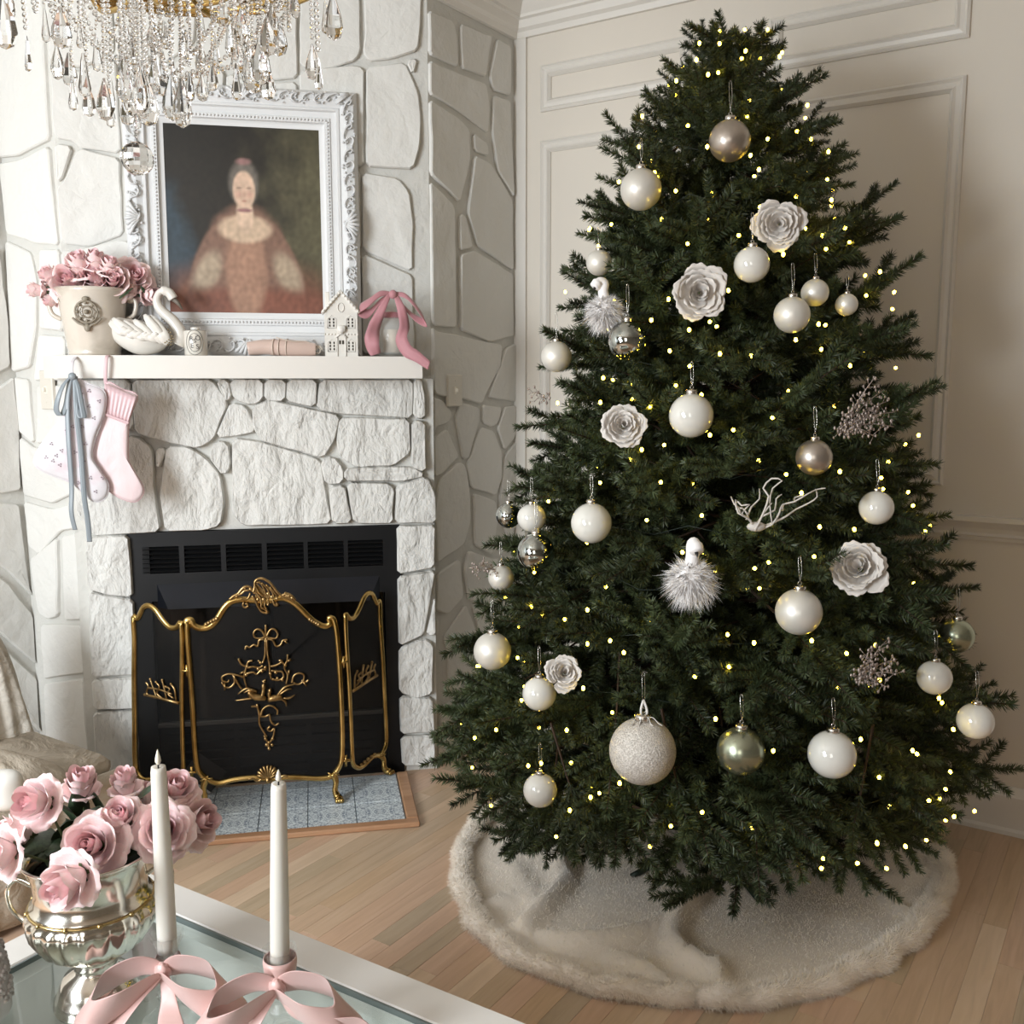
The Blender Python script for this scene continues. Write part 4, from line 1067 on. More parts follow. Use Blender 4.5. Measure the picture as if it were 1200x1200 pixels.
def side(k):
    outs = [(fu0, 0), (fu1, 0), (fu1, H_), (fu0, H_)]; ins_ = [(iu0, iv0 - fv0), (iu1, iv0 - fv0), (iu1, iv1 - fv0), (iu0, iv1 - fv0)]
    a, b, c, d = Vector(outs[k]), Vector(outs[(k + 1) % 4]), Vector(ins_[k]), Vector(ins_[(k + 1) % 4])
    return a, b, c, d
for k in range(4):
    a, b, c, d = side(k)
    def pt(s, t, h):    # s along, t inward
        p = (a.lerp(c, t)).lerp(b.lerp(d, t), s); return Vector((p.x, p.y, h))
    L = (b - a).length; n = int(L / .042)
    for i in range(n):
        s = (i + .5) / n; ds = .5 / n; fl = 1 if i % 2 else -1
        cg.tube([pt(s - ds * .9, .25 - .1 * fl, .034), pt(s - ds * .3, .24 - .13 * fl, .042), pt(s + ds * .5, .24 - .05 * fl, .044), pt(s + ds * .4, .24 + .08 * fl, .044), pt(s - ds * .1, .24 + .07 * fl, .042), pt(s, .24 + .01 * fl, .041)], lambda t: .0042 - .0022 * t, 5, k=3)
        cg.tube([pt(s - ds * .2, .34 * (.9 if fl > 0 else .3), .035), pt(s + ds * .3, .28, .040), pt(s + ds * .9, .36 if fl > 0 else .12, .035)], .0026, 5, k=3)
        for q in range(3): cg.ball(pt(s + fr_r.uniform(-ds, ds), fr_r.uniform(.08, .42), .037), fr_r.uniform(.003, .0052), 6, 4)
    nb_ = int(L * .8 / .0125)
    for i in range(nb_): bgd.ball(pt((i + .5) / nb_, .78, .021), .0042, 6, 4)
    # corner shell and centre cartouche
    for j in range(5):
        an = j * .3 + .1
        cg.tube([pt(.02, .1, .036), pt(.02 + .035 * cos(an), .1 + .3 * sin(an), .046)], lambda t: .006 - .003 * t, 6)
    for j in range(-3, 4):
        cg.tube([pt(.5, .38, .036), pt(.5 + .012 * j, .16 + .02 * abs(j), .050), pt(.5 + .02 * j, .02 + .03 * abs(j), .040)], lambda t: .0035 + .003 * t, 6, k=3)
c_ = cg.build('carving', FRM2, fr, fix=False, kind='stuff'); c_['label'] = 'carved scrolls and shells'
bgd.build('beading', FRM2, fr, fix=False, kind='stuff')
G().box((iu0 - .01, iv0 - fv0 - .01, -.012), (iu1 + .01, iv1 - fv0 + .01, -.007)).build('backing_board', MORTAR, fr, False)
# the picture itself: a plain generic portrait, painted as vertex colours on a flat sheet
NX, NY = 110, 130
cv = G().grid(lambda u, v: Vector((iu0 + (iu1 - iu0) * u, iv0 - fv0 + (iv1 - iv0) * v, .002)), NX, NY); me = cv.mesh('canvas', None, False, fix=False)
def sm(e0, e1, x): t = np.clip((x - e0) / (e1 - e0), 0, 1); return t * t * (3 - 2 * t)
jj, ii = np.mgrid[0:NY, 0:NX]; X = ii / (NX - 1); Y = jj / (NY - 1)
nzv = np.array([[noise.noise(Vector((x * 9, y * 9, 0))) for x in X[0]] for y in Y[:, 0]]); nzf = np.array([[noise.noise(Vector((x * 34, y * 34, 5))) for x in X[0]] for y in Y[:, 0]])
def hc(h): return np.array(hexc(h)[:3])
img = hc('#231f19') * (1 - sm(.45, 1, X + .15 * nzv))[..., None] + hc('#59543f') * sm(.45, 1, X + .15 * nzv)[..., None]
img = img * (1 - .35 * sm(.7, 1, Y))[..., None]
def lay(col_, m): 
    global img; img = img * (1 - m[..., None]) + hc(col_) * m[..., None]
def ell(cx, cy, rx, ry, s=.12, tilt=0): 
    dx, dy = X - cx, Y - cy; a, b = dx * cos(tilt) + dy * sin(tilt), -dx * sin(tilt) + dy * cos(tilt); return 1 - sm(1 - s, 1 + s, np.sqrt((a / rx) ** 2 + (b / ry) ** 2) + .05 * nzv)
lay('#33434e', (1 - sm(.16, .26, X + .25 * Y * 1.2 - .05 + .06 * nzv)) * (1 - sm(.6, .75, Y)) * .8)
lay('#6b4636', ell(.5, .02, .62, .26, .3)); lay('#8c5b42', ell(.3, .05, .3, .14, .4, .2) * .8)
lay('#7d5f50', ell(.5, .28, .27, .30, .12)); lay('#7d5f50', ell(.27, .27, .10, .26, .15, -.5)); lay('#7d5f50', ell(.73, .27, .10, .26, .15, .5)); lay('#a8957f', ell(.25, .22, .07, .12, .4, -.6)); lay('#a8957f', ell(.77, .22, .07, .12, .4, .6)); lay('#7a4c3c', ell(.5, .02, .6, .12, .3))
lay('#a07b66', ell(.5, .22, .13, .26, .2)); lay('#c5ab92', ell(.5, .455, .17, .075, .2)); lay('#d0b49c', ell(.5, .53, .055, .09, .2))
lay('#6b645c', ell(.5, .70, .095, .12, .2)); lay('#d3b49d', ell(.5, .665, .072, .10, .12)); lay('#8d6a66', ell(.5, .815, .045, .018, .5)); lay('#6f5a4e', ell(.468, .675, .014, .006, .8) * .7); lay('#6f5a4e', ell(.532, .675, .014, .006, .8) * .7); lay('#a8665c', ell(.5, .605, .014, .006, .8) * .7); lay('#b98d7c', ell(.5, .64, .007, .02, .8) * .5); lay('#8f6866', ell(.5, .555, .05, .012, .4))
lay('#c58f80', ell(.465, .64, .02, .018, .9) * .5); lay('#c58f80', ell(.535, .64, .02, .018, .9) * .5)
img *= (1 + .28 * nzf + .15 * nzv)[..., None]; img = np.clip(img, .002, 1)
ca = me.color_attributes.new('paint', 'FLOAT_COLOR', 'POINT'); ca.data.foreach_set('color', np.concatenate([img, np.ones((NY, NX, 1))], 2).astype(np.float32).ravel())
PM = P('oil_paint', '#554433', .45, bump=((120, 120, 120), .15, .001)); a_ = PM.node_tree.nodes.new('ShaderNodeVertexColor'); a_.layer_name = 'paint'; PM.node_tree.links.new(a_.outputs[0], PM.node_tree.nodes['Principled BSDF'].inputs['Base Color'])
me.materials.append(PM); link('canvas', me, None, fr)

# ------------------------------------------------------------------ things on the mantel
def mantel_spot(px, off): u = F.uv(px, 415, off)[0]; return u
sM = 3.52 / FPX     # metres per pixel at the mantel
def on_mantel(name, px, off, label, cat, yaw=0, group=None): return empty(name, on_wall(F, mantel_spot(px, off), MZ, off, yaw), label, cat, group)
# flower pot
CER = P('crackled_cream_ceramic', '#d4cabd', .25, Coat_Weight=.6, var=('#b2a696', 9, .5, .75)); CERB = P('antiqued_relief', '#8e8474', .5)
pt_ = on_mantel('flower_pot', 112, .125, 'cream ceramic flower pot with relief medallion at the left end of the mantel', 'flower pot')
k_ = sM; Hp = 70 * k_
G().lathe([(0, 0), (26 * k_, 0), (26.5 * k_, 3 * k_), (26 * k_, 5 * k_), (27 * k_, 7 * k_), (33 * k_, 50 * k_), (34.5 * k_, 62 * k_), (36.5 * k_, 66 * k_), (37 * k_, Hp), (34 * k_, Hp), (32 * k_, 60 * k_), (24 * k_, 8 * k_), (0, 8 * k_)], 40).build('pot', CER, pt_)
g = G(); yy = -34 * k_
def rel(x, z): return Vector((x * k_, -(28 + .13 * z) * k_ * sqrt(max(.1, 1 - (x / 40) ** 2)) - .0035, z * k_))
g.tube([rel(11 * cos(a), 44 + 11 * sin(a)) for a in [i * pi / 8 for i in range(16)]], .0032, 6, closed=True)
g.tube([rel(6 * cos(a), 44 + 6 * sin(a)) for a in [i * pi / 5 for i in range(10)]], .0025, 6, closed=True); g.ball(rel(0, 44), .008, 8, 6)
for a in range(8): g.ball(rel(9 * cos(a * pi / 4), 44 + 9 * sin(a * pi / 4)), .005, 6, 4)
g.tube([rel(-14, 38), rel(-9, 33), rel(-3, 30), rel(0, 25), rel(3, 30), rel(9, 33), rel(14, 38)], .0035, 6, k=4); g.ball(rel(0, 28), .010, 8, 6, (1, .6, 1.3)); g.ball(rel(0, 57), .008, 8, 6, (1.3, .6, 1))
g.build('medallion', CERB, pt_)
for s in (-1, 1):
    g = G(); g.tube([(s * 34 * k_, 0, 62 * k_), (s * 43 * k_, 0, 58 * k_), (s * 41 * k_, 0, 44 * k_), (s * 32 * k_, 0, 38 * k_)], .007, 8, k=5); g.ball((s * 38 * k_, 0, 60 * k_), .013, 8, 6); g.build('handle', CER, pt_)
mr = random.Random(31); PC = Vector(MW[pt_.name].translation)
def mpx(px, py, off): u, v = F.uv(px, py, off); return F.w(u, v, off)
mros = [(42,340,11,(-1,-.3,.1),'pink rosebud leaning furthest left out of the mantel pot',.6,.14), (60,352,10,(-.8,-.4,-.3),'pink rosebud hanging down over the left rim of the mantel pot',.6,.14), (58,323,13,(-.6,-.5,.5),'pale pink rose above the two left buds of the mantel pot',.7,.12),
 (80,328,17,(-.2,-1,.3),'wide pink rose at the front left of the mantel pot',.95,.12), (92,308,15,(-.1,-.6,.9),'pink rose at the top of the mantel pot',.85,.12), (108,324,15,(.05,-1,.4),'pink rose at the middle front of the mantel pot',.9,.12), (111,304,13,(.1,-.5,1),'pink rose beside the dark leaf on top of the mantel pot',.8,.12),
 (132,328,15,(.15,-1,.3),'pink rose with a deep pink heart, right of the middle of the mantel pot',1.0,.12), (128,311,12,(.2,-.5,.9),'small pink rose behind the deep hearted one in the mantel pot',.8,.12), (157,323,16,(.4,-.9,.3),'pink rose at the right rim of the mantel pot',1.0,.12), (178,346,12,(.9,-.5,-.1),'pink rosebud reaching over the swan figurine',.65,.14)]
for (x, y, rp, ax, lab, op, st) in mros:
    c = mpx(x, y, .125 + (.05 if abs(x - 108) < 40 else .0)); M3 = Matrix(((F.u.x, -F.n.x, 0), (F.u.y, -F.n.y, 0), (0, 0, 1)))
    rose('pink_rose', c, M3 @ Vector(ax), rp * k_ * 1.3, lab, 'flower', (PINK, PINKD), mr, op, 'roses in the mantel pot', .0)
def leaf_mesh(): return G().grid(lambda u, v: Vector(((u * 2 - 1) * .32 * sin(pi * min(1, v * .94 + .06)) ** .8 , v, .12 * sin(v * 2.4) - .10 * abs(u * 2 - 1))), 5, 8).mesh('leaf', None, True)
LM = leaf_mesh(); LM.materials.append(LEAF)
def foliage(parent, name, items, stems=True):
    # items: base (world), tip (world), width scale ; parts of the given thing
    inv = MW[parent.name].inverted()
    for (b, t, w) in items:
        b = inv @ b; t = inv @ t; y = (t - b); L = y.length; y = y / L; z = Vector((0, -.4, 1)); z = (z - y * z.dot(y)).normalized(); x = y.cross(z)
        M = Matrix((x * L * w, y * L, z * L)).transposed().to_4x4(); M.translation = b; inst(name, LM, parent, M)
pf = empty('rose_foliage', TRS(PC + Vector((0, 0, Hp * .8))), 'dark green leaves and stems between the roses of the mantel pot', 'foliage')
its = []
for (x0, y0, x1, y1, o_) in [(112,312,114,294,.12), (70,345,80,362,.17), (72,340,68,352,.16), (145,345,156,338,.18), (150,342,140,350,.19), (170,343,165,335,.16), (55,335,66,340,.15), (95,345,104,352,.18), (120,345,112,338,.17), (84,346,72,356,.16)]:
    its.append((mpx(x0, y0, o_), mpx(x1, y1, o_), .9))
foliage(pf, 'leaf', its)
g = G()
for (x, y, rp, ax, *_) in mros: g.tube([mpx(x, y, .10), mpx((x + 112) / 2, 348, .12), mpx(112, 372, .125)], .002, 5, k=4)
g.build('stems', STEM, pf, world=True)
# swan figurine
SWC = P('ivory_porcelain', '#dfdad2', .3, Coat_Weight=.4)
sw = on_mantel('swan_figurine', 168, .165, 'ivory porcelain swan figurine with upright neck on the mantel beside the pot', 'figurine')
def sl_(x, z, y=0): return Vector(((x - 168) * k_, y * k_, (414 - z) * k_))
def bodyf(u, v):
    a = 2 * pi * u; t = v; x = -38 + 68 * t; hz = (18 * sin(pi * min(1, t * .82 + .10)) ** .7) * (1 if t < .85 else 1 - (t - .85) * 2.2); cz = 20 - 4 * sin(t * pi) + (14 * (1 - t) ** 2.2)
    return Vector((x * k_, 15 * k_ * sin(pi * min(.97, t * .9 + .05)) * sin(a), max(.5, cz + hz * cos(a)) * k_))
g = G().grid(bodyf, 22, 16, True); g.F += [tuple(range(22))[::-1], tuple(range(15 * 22, 16 * 22))]; g.build('body', SWC, sw)
g = G().tube([sl_(203, 402), sl_(207, 392), sl_(200, 378), sl_(188, 366), sl_(184, 356), sl_(188, 347), sl_(196, 347), sl_(201, 354)], lambda t: (8.5 - 5.0 * min(1, t * 1.5) + (1.6 if t > .75 else 0)) * k_, 12, k=6); g.build('neck', SWC, sw)
G().tube([sl_(200, 353), sl_(206, 359), sl_(210, 365)], lambda t: (3 - 2.2 * t) * k_, 8).build('beak', P('grey_beak', '#6f665c', .5), sw); G().ball(sl_(198, 350, -3.6), .0022, 6, 5).build('eye', BEAK, sw)
for s in (-1, 1):
    for i in range(9):
        t = i / 8; bx, bz = 196 - 38 * t, 402 - 10 * t; tx, tz = 178 - 42 * t, 372 + 8 * sin(t * 3) - 4 * (i % 2) + 4 * t
        g = G().ribbon([sl_(bx, bz, s * 13), sl_((bx + tx) / 2 + 3, (bz + tz) / 2 + 4, s * 16), sl_(tx, tz, s * (9 + 3 * (i % 2)))], (1, 0, .7), lambda u: (3 + 9 * sin(pi * min(1, u * .9 + .1))) * k_, 4); g.build('wing_feather', SWC, sw, solid=.0015)
g = G()
for i in range(26): a = i * 2.4; q = sqrt(i / 26) * 9; g.ball(sl_(195 + q * cos(a) * .7, 395 + q * sin(a), -14.5), .0028, 6, 4)
g.build('brooch', P('gold_rhinestones', '#9b8a6a', .3, .8), sw)
# labelled candle
cn = on_mantel('scented_candle', 230, .17, 'small white candle jar with an oval black lettered label on the mantel', 'candle')
rc = 12 * k_
G().lathe([(0, 0), (rc * .92, 0), (rc, .004), (rc * 1.0, 26 * k_), (rc * .95, 27 * k_), (rc * .90, 24 * k_), (0, 23 * k_)], 32).build('jar', P('white_candle_wax', '#d8d2c8', .25, Coat_Weight=.6), cn)
G().lathe([(0, 27 * k_), (5 * k_, 27 * k_), (5 * k_, 30 * k_), (0, 31 * k_)], 16).build('knob', SWC, cn)
INK = P('black_label_ink', '#4b4742', .6); lab_ = G()
def cyl(x, z): return Vector((rc * 1.03 * sin(x / rc), -rc * 1.03 * cos(x / rc), z))
for (ax_, az_) in ((9, 13), (6.2, 9.5)):
    lab_.tube([cyl(ax_ * k_ * cos(a), 14 * k_ + az_ * k_ * sin(a)) for a in [i * pi / 14 for i in range(28)]], .0006, 4, closed=True)
lab_.build('label_outline', INK, cn)
def text_mesh(s, size, mat):
    cu = bpy.data.curves.new('lettering', 'FONT'); cu.body = s; cu.size = size; cu.align_x = 'CENTER'; cu.align_y = 'CENTER'; cu.extrude = .0002
    o = bpy.data.objects.new('lettering_tmp', cu); COL.objects.link(o); dg = bpy.context.evaluated_depsgraph_get(); me = bpy.data.meshes.new_from_object(o.evaluated_get(dg)); bpy.data.objects.remove(o); bpy.data.curves.remove(cu)
    me.materials.clear(); me.materials.append(mat); return me
for (s, x, z, sz) in (('R', -3.2, 18, 7), ('S', .2, 15.5, 6), ('O', 3.4, 18.5, 7), ('E', -2.6, 10.5, 7), ('S', 2.8, 9.5, 7)):
    me = text_mesh(s, sz * k_, INK); link('lettering', me, None, cn, Matrix.Translation(cyl(x * k_, z * k_) + Vector((0, -.001, 0))) @ Matrix.Rotation(radians(90), 4, 'X'))
# ballet shoes
BAL = P('blush_satin', '#cdb4a8', .35, Sheen_Weight=.3)
bs = on_mantel('ballet_slipper', 335, .18, 'rolled blush satin ballet slippers wrapped in their ribbons, lying on the mantel', 'shoe')
g = G().tube([(-40 * k_, 0, 8 * k_), (-22 * k_, 0, 10 * k_), (0, 0, 9 * k_), (20 * k_, 0, 8 * k_), (32 * k_, 0, 7.5 * k_)], lambda t: (8.5 if t < .3 else 9.5 - 2.5 * abs(t - .5) * 1.5) * k_ * (.85 + .15 * sin(t * 3)), 14, k=6); g.build('slipper', BAL, bs)
g = G()
for x in (-12, -6, 2): g.tube([((x + 2 * cos(a)) * k_, 10 * k_ * cos(a + .2), (9.3 + 9.6 * sin(a + .2)) * k_) for a in [i * pi / 8 for i in range(16)]], .0016, 5, closed=True)
g.tube([(-10 * k_, -.02, 20 * k_), (6 * k_, -.02, 16 * k_), (22 * k_, -.01, 16 * k_), (36 * k_, 0, 10 * k_)], .0018, 5, k=4); g.build('ribbon', P('pale_satin_ribbon', '#d6c6b8', .35), bs)
G().tube([(34 * k_ + 5 * k_ * cos(a) * (1 - i / 30), 0, 7 * k_ + 5 * k_ * sin(a) * (1 - i / 30)) for i, a in enumerate([i * pi / 6 for i in range(20)])], .0035, 6).build('ribbon_roll', P('grey_satin', '#b8b0a4', .4), bs)
# porcelain house
ho = on_mantel('porcelain_house', 400, .185, 'small white porcelain house with pierced windows at the right of the mantel', 'ornament')
PW_ = P('white_bisque', '#e3dfd8', .4); DK = P('dark_opening', '#3c362e', .9)
w2, hh, dp = 17.5 * k_, 47 * k_, .045
Mr = Matrix(((1, 0, 0, 0), (0, 0, 1, 0), (0, 1, 0, 0), (0, 0, 0, 1)))
G().prism([(-w2, 0), (w2, 0), (w2, hh), (0, hh + 20 * k_), (-w2, hh)], -dp, dp, Mr).build('walls', PW_, ho, False)
for s in (-1, 1):
    a_ = atan2(20 * k_, w2); M_ = Matrix.Translation((0, 0, hh + 22 * k_)) @ Matrix.Rotation(s * a_, 4, 'Y') @ Matrix.Scale(s, 4, (1, 0, 0))
    g = G().bbox((-.003, -dp - .008, -.004), (30 * k_, dp + .008, .005), .002, M_)
    for i in range(7): g.ball(M_ @ Vector((30 * k_ * (i + .5) / 7, -dp - .008, -.001)), .0042, 6, 4)
    g.build('roof', PW_, ho)
G().bbox((-16 * k_, -.02, hh + 4 * k_), (-11.5 * k_, .0, hh + 22 * k_), .002).build('chimney', PW_, ho, False)
for (x, z) in ((-10, 36), (10, 36), (-10, 11), (10, 11)):
    b = G(); b.tube([(x * k_ + a * 4.5 * k_, -dp - .001, z * k_ + c * 6 * k_) for a, c in ((-1, -1), (1, -1), (1, .7), (0, 1.2), (-1, .7))], .0014, 5, closed=True); wo = b.build('window', PW_, ho)
    d = G()
    for i in (-1, 1):
        for j in (-1, 0, 1): d.box(((x + i * 2.1) * k_ - .0024, -dp - .0012, (z + j * 3.4) * k_ - .0035), ((x + i * 2.1) * k_ + .0024, -dp - .0002, (z + j * 3.4) * k_ + .0035))
    d.build('pane_opening', DK, wo, False)
g = G(); g.bbox((-4.5 * k_, -dp - .012, 26 * k_), (4.5 * k_, -dp, 33 * k_), .003); g.ball((0, -dp - .006, 28 * k_), .013, 10, 6, (1, .7, .9)); g.build('balcony', PW_, ho)
g = G().tube([(-6 * k_, -dp - .003, 20 * k_), (0, -dp - .003, 27 * k_ - .006), (6 * k_, -dp - .003, 20 * k_)], .0026, 6).tube([(-4.5 * k_, -dp - .002, 0), (-4.5 * k_, -dp - .002, 20 * k_)], .002, 5).tube([(4.5 * k_, -dp - .002, 0), (4.5 * k_, -dp - .002, 20 * k_)], .002, 5); g.build('porch', PW_, ho)
G().box((-2.6 * k_, -dp - .0015, 13 * k_), (-.6 * k_, -dp - .0002, 17 * k_)).box((.6 * k_, -dp - .0015, 13 * k_), (2.6 * k_, -dp - .0002, 17 * k_)).build('door_light', DK, ho, False)
g = G().tube([(3.4 * k_ * cos(a), -dp - .002, 52 * k_ + 5 * k_ * sin(a)) for a in [i * pi / 5 for i in range(10)]], .0014, 5, closed=True)
for i in range(11): g.ball((-w2 + 2 * w2 * i / 10, -dp - .001, 23.5 * k_), .003, 6, 4)
g.build('relief', PW_, ho)
# ribboned glass jar
gj = on_mantel('glass_jar', 460, .16, 'clear glass jar candle with a dusty pink bow at the right end of the mantel', 'jar')
rj = 17 * k_
G().lathe([(0, .003), (rj * .8, .003), (rj, .012), (rj, 34 * k_), (rj * .62, 42 * k_), (rj * .62, 50 * k_), (rj * .66, 51 * k_), (rj * .58, 51 * k_), (rj * .56, 42 * k_), (rj * .93, 33 * k_), (rj * .93, .014), (0, .010)], 32).build('jar', THINGLASS, gj)
G().lathe([(0, .015), (10 * k_, .015), (10 * k_, 30 * k_), (0, 30 * k_)], 20).build('wax', P('ivory_wax', '#d6c8b4', .4), gj)
DP = P('dusty_pink_velvet', '#b87f86', .6, Sheen_Weight=.5)
def jx(x, z, y=-1.0): return Vector(((x - 460) * k_, y * 18 * k_, (414 - z) * k_))
bow = G()
bow.ribbon([jx(458, 346), jx(446, 347, -1.2), jx(434, 356, -1.35), jx(423, 364, -1.2), jx(433, 368, -1.1), jx(446, 355, -1.0), jx(457, 347)], [Vector((.2, .4, 1))] * 7, lambda t: (4 + 8 * sin(pi * t)) * k_)
bow.ribbon([jx(462, 346), jx(474, 349, -1.2), jx(486, 362, -1.3), jx(495, 376, -1.1), jx(484, 372, -1.0), jx(472, 360, -1.0), jx(463, 347)], [Vector((-.3, .4, 1))] * 7, lambda t: (4 + 8 * sin(pi * t)) * k_)
bow.ribbon([jx(456, 347, -1.1), jx(446, 365, -1.25), jx(438, 385, -1.15), jx(436, 400, -1.3), jx(440, 412, -1.2)], [Vector((1, .3, .1)), Vector((1, -.2, .2)), Vector((1, .4, 0)), Vector((1, -.3, 0)), Vector((1, .2, .3))], lambda t: (5 + 11 * sin(pi * min(1, t * .8))) * k_)
bow.ribbon([jx(463, 347, -1.1), jx(468, 362, -1.3), jx(472, 380, -1.1), jx(468, 395, -1.3), jx(474, 408, -1.5), jx(484, 414, -1.7), jx(497, 424, -1.9)], [Vector((1, .3, 0)), Vector((1, -.2, .3)), Vector((1, .4, 0)), Vector((1, -.3, .4)), Vector((.8, -.3, .8)), Vector((.4, 0, 1)), Vector((.3, 0, 1))], lambda t: (5 + 9 * sin(pi * min(1, t * .85))) * k_)
bow.ball(jx(460, 347, -1.1), 4.5 * k_, 10, 7, (1, .8, 1.1))
bow.build('bow', DP, gj, solid=.0012)
G().lathe([(rj * .64, 43 * k_), (rj * .68, 44 * k_), (rj * .68, 48 * k_), (rj * .64, 49 * k_)], 24, cap=False).build('ribbon_band', DP, gj)

# ------------------------------------------------------------------ stockings
def sheetM(off): return F.M @ Matrix.Translation((0, 0, off))
def stocking(name, outline, off, mat, label, loop, trimmat=None, cuff=None, th=.022):
    t = empty(name, sheetM(off), label, 'stocking'); P_ = [Vector(F.uv(x, y, off)) for x, y in outline]; sp = smoothpath([Vector((p.x, p.y, 0)) for p in P_], 4, True); c = sum(sp, Vector()) / len(sp); n = len(sp); g = G()
    V = []; rings = [(1, 0), (.985, .5), (.93, .85), (.75, 1), (.45, 1.05)]
    for sgn in (1, -1):
        base_ = len(V)
        for (s, h) in rings:
            for p in sp: q = c.lerp(p, s); V.append((q.x, q.y, sgn * th / 2 * h + .003 * noise.noise(Vector((q.x * 18, q.y * 9, 1)))))
        V.append((c.x, c.y, sgn * th / 2))
        for k in range(len(rings) - 1):
            for i in range(n): g.F.append((base_ + k * n + i, base_ + k * n + (i + 1) % n, base_ + (k + 1) * n + (i + 1) % n, base_ + (k + 1) * n + i))
        for i in range(n): g.F.append((base_ + (len(rings) - 1) * n + i, base_ + (len(rings) - 1) * n + (i + 1) % n, base_ + len(rings) * n))
    g.V = V; g.build('body', mat, t)
    G().tube([Vector((p.x, p.y, 0)) for p in sp], .0028, 6, closed=True).build('piping', trimmat or mat, t)
    l = [Vector((*F.uv(x, y, off), z_)) for (x, y, z_) in loop]; G().ribbon(l, (1, 0, .0), .011, 6).build('hanging_loop', trimmat or mat, t, solid=.0015)
    if cuff:
        q = [Vector(F.uv(x, y, off)) for x, y in cuff]; g = G(); m = 26
        g.grid(lambda u, v: Vector((*(q[0].lerp(q[1], u).lerp(q[3].lerp(q[2], u), v)), th * .5 + .006 + .003 * sin(u * 46) * v)), m, 6)
        for i in range(m): p = q[3].lerp(q[2], i / (m - 1)); g.ball((p.x, p.y, th * .5 + .006), .005, 6, 4)
        g.build('ruffled_cuff', trimmat or mat, t, solid=.002)
    return t
SATP = P('pink_satin', '#ecd6d8', .32, Sheen_Weight=.3, bump=((9, 5, 9), .5, .012)); SATW = P('printed_white_satin', '#dcd8dc', .42, Sheen_Weight=.3, bump=((9, 5, 9), .4, .01), var=('#d9c6cc', 14, .5, .7))
so = MD + .014
stocking('christmas_stocking', [(126,448),(143,456),(161,464),(152,490),(150,520),(152,545),(165,565),(168,578),(158,588),(138,582),(118,566),(108,548),(112,520),(122,490),(123,468)], so, SATP, 'pale pink satin stocking with ruffled cuff hanging from the mantel', [(124,450,.0),(124,440,.006),(125,420,.006),(126,416,-.02)], P('pink_satin_trim', '#dcbcc0', .4), [(124,449),(161,465),(151,495),(122,484)])
ws = stocking('christmas_stocking', [(86,444),(105,450),(123,460),(122,485),(112,510),(108,535),(118,552),(127,568),(124,583),(112,588),(100,580),(84,566),(58,556),(41,545),(43,530),(62,502),(74,488),(78,465)], so + .026, SATW, 'white rosebud printed stocking with a grey ribbon bow, left end of the mantel', [(86,446,.0),(84,436,.0),(84,424,-.01),(86,416,-.05)])
so2 = so + .026
for i in range(46):
    x = mr.uniform(48, 120); y = mr.uniform(468, 580)
    pass
g = G(); inside = [(60,520),(66,534),(62,540),(72,528),(70,545),(82,552),(90,480),(96,500),(104,476),(110,490),(98,540),(106,560),(112,576),(92,566),(85,500),(116,470),(78,505),(88,530),(100,520),(120,560),(54,536),(104,458),(95,462)]
for (x, y) in inside:
    u, v = F.uv(x, y, so2 + .013)
    for j in range(3): a = j * 2.1 + x; g.ball((u + .004 * cos(a), v + .004 * sin(a), .0125), .0026, 6, 4, (1, 1, .4))
g.build('rosebud_print', P('grey_pink_print', '#a3939c', .6), ws)
GR = P('grey_satin_ribbon', '#878f95', .35, Sheen_Weight=.3)
def rx(x, y, z_=0.02): return Vector((*F.uv(x, y, so2 + .02), z_))
g = G(); g.ribbon([rx(84,440), rx(76,450,.03), rx(70,465,.035), rx(67,480,.03), rx(72,487,.025), rx(77,475,.02), rx(80,455,.02), rx(85,441)], (1, 0, .25), lambda t: .008 + .010 * sin(pi * t))
g.ribbon([rx(86,440), rx(92,452,.028), rx(96,472,.03), rx(99,489,.03), rx(93,485,.026), rx(91,465,.022), rx(87,442)], (1, 0, -.25), lambda t: .008 + .009 * sin(pi * t))
g.ribbon([rx(83,441), rx(79,470,.022), rx(81,520,.026), rx(84,570,.022), rx(84,600,.024), rx(88,621,.02)], (1, 0, .1), .0145); g.ribbon([rx(88,441), rx(90,480,.025), rx(95,530,.022), rx(99,580,.026), rx(103,610,.022), rx(105,635,.02)], (1, 0, -.1), .0155); g.ball(rx(85, 441, .024), .012, 10, 7, (1, 1, .6))
g.build('ribbon_bow', GR, ws, solid=.001)

# ------------------------------------------------------------------ brass fire screen
fc = at_z(397, 941); sc0 = Wall((fc.x, fc.y), uF)                     # centre panel plane
cL = sc0.uv(222, 800)[0]; cR = sc0.uv(401, 800)[0]
fo = at_z(456, 906); hR_ = sc0.w(cR + .012, 0); dR = (fo - hR_); dl, dw = dR.dot(sc0.u), -dR.dot(sc0.n)
scR = Wall((hR_.x, hR_.y), (dR.x, dR.y)); hL_ = sc0.w(cL - .012, 0); oL = at_z(158, 941); wR_ = (Vector(fo) - hR_).length
scL = Wall((oL.x, oL.y), ((hL_ - oL).x, (hL_ - oL).y)); wL_ = (hL_ - oL).length
fs = empty('fire_screen', sc0.M, 'three fold brass fire screen with dark mesh and bird ornament on the hearth', 'fire screen')
HT = .0125     # hearth top
def z6(pts, pl, off=0.0): return [Vector((*pl.uv(130 + x / 3, 590 + y / 3, off), off)) for x, y in pts]
MESHM = P('black_wire_mesh', '#0a0908', .6, .3, Alpha=.55)
def toW(pl, pts): return [pl.M @ p for p in pts]
def lift(pts): return [Vector((p.x, max(p.y, HT + .006), p.z)) for p in pts]
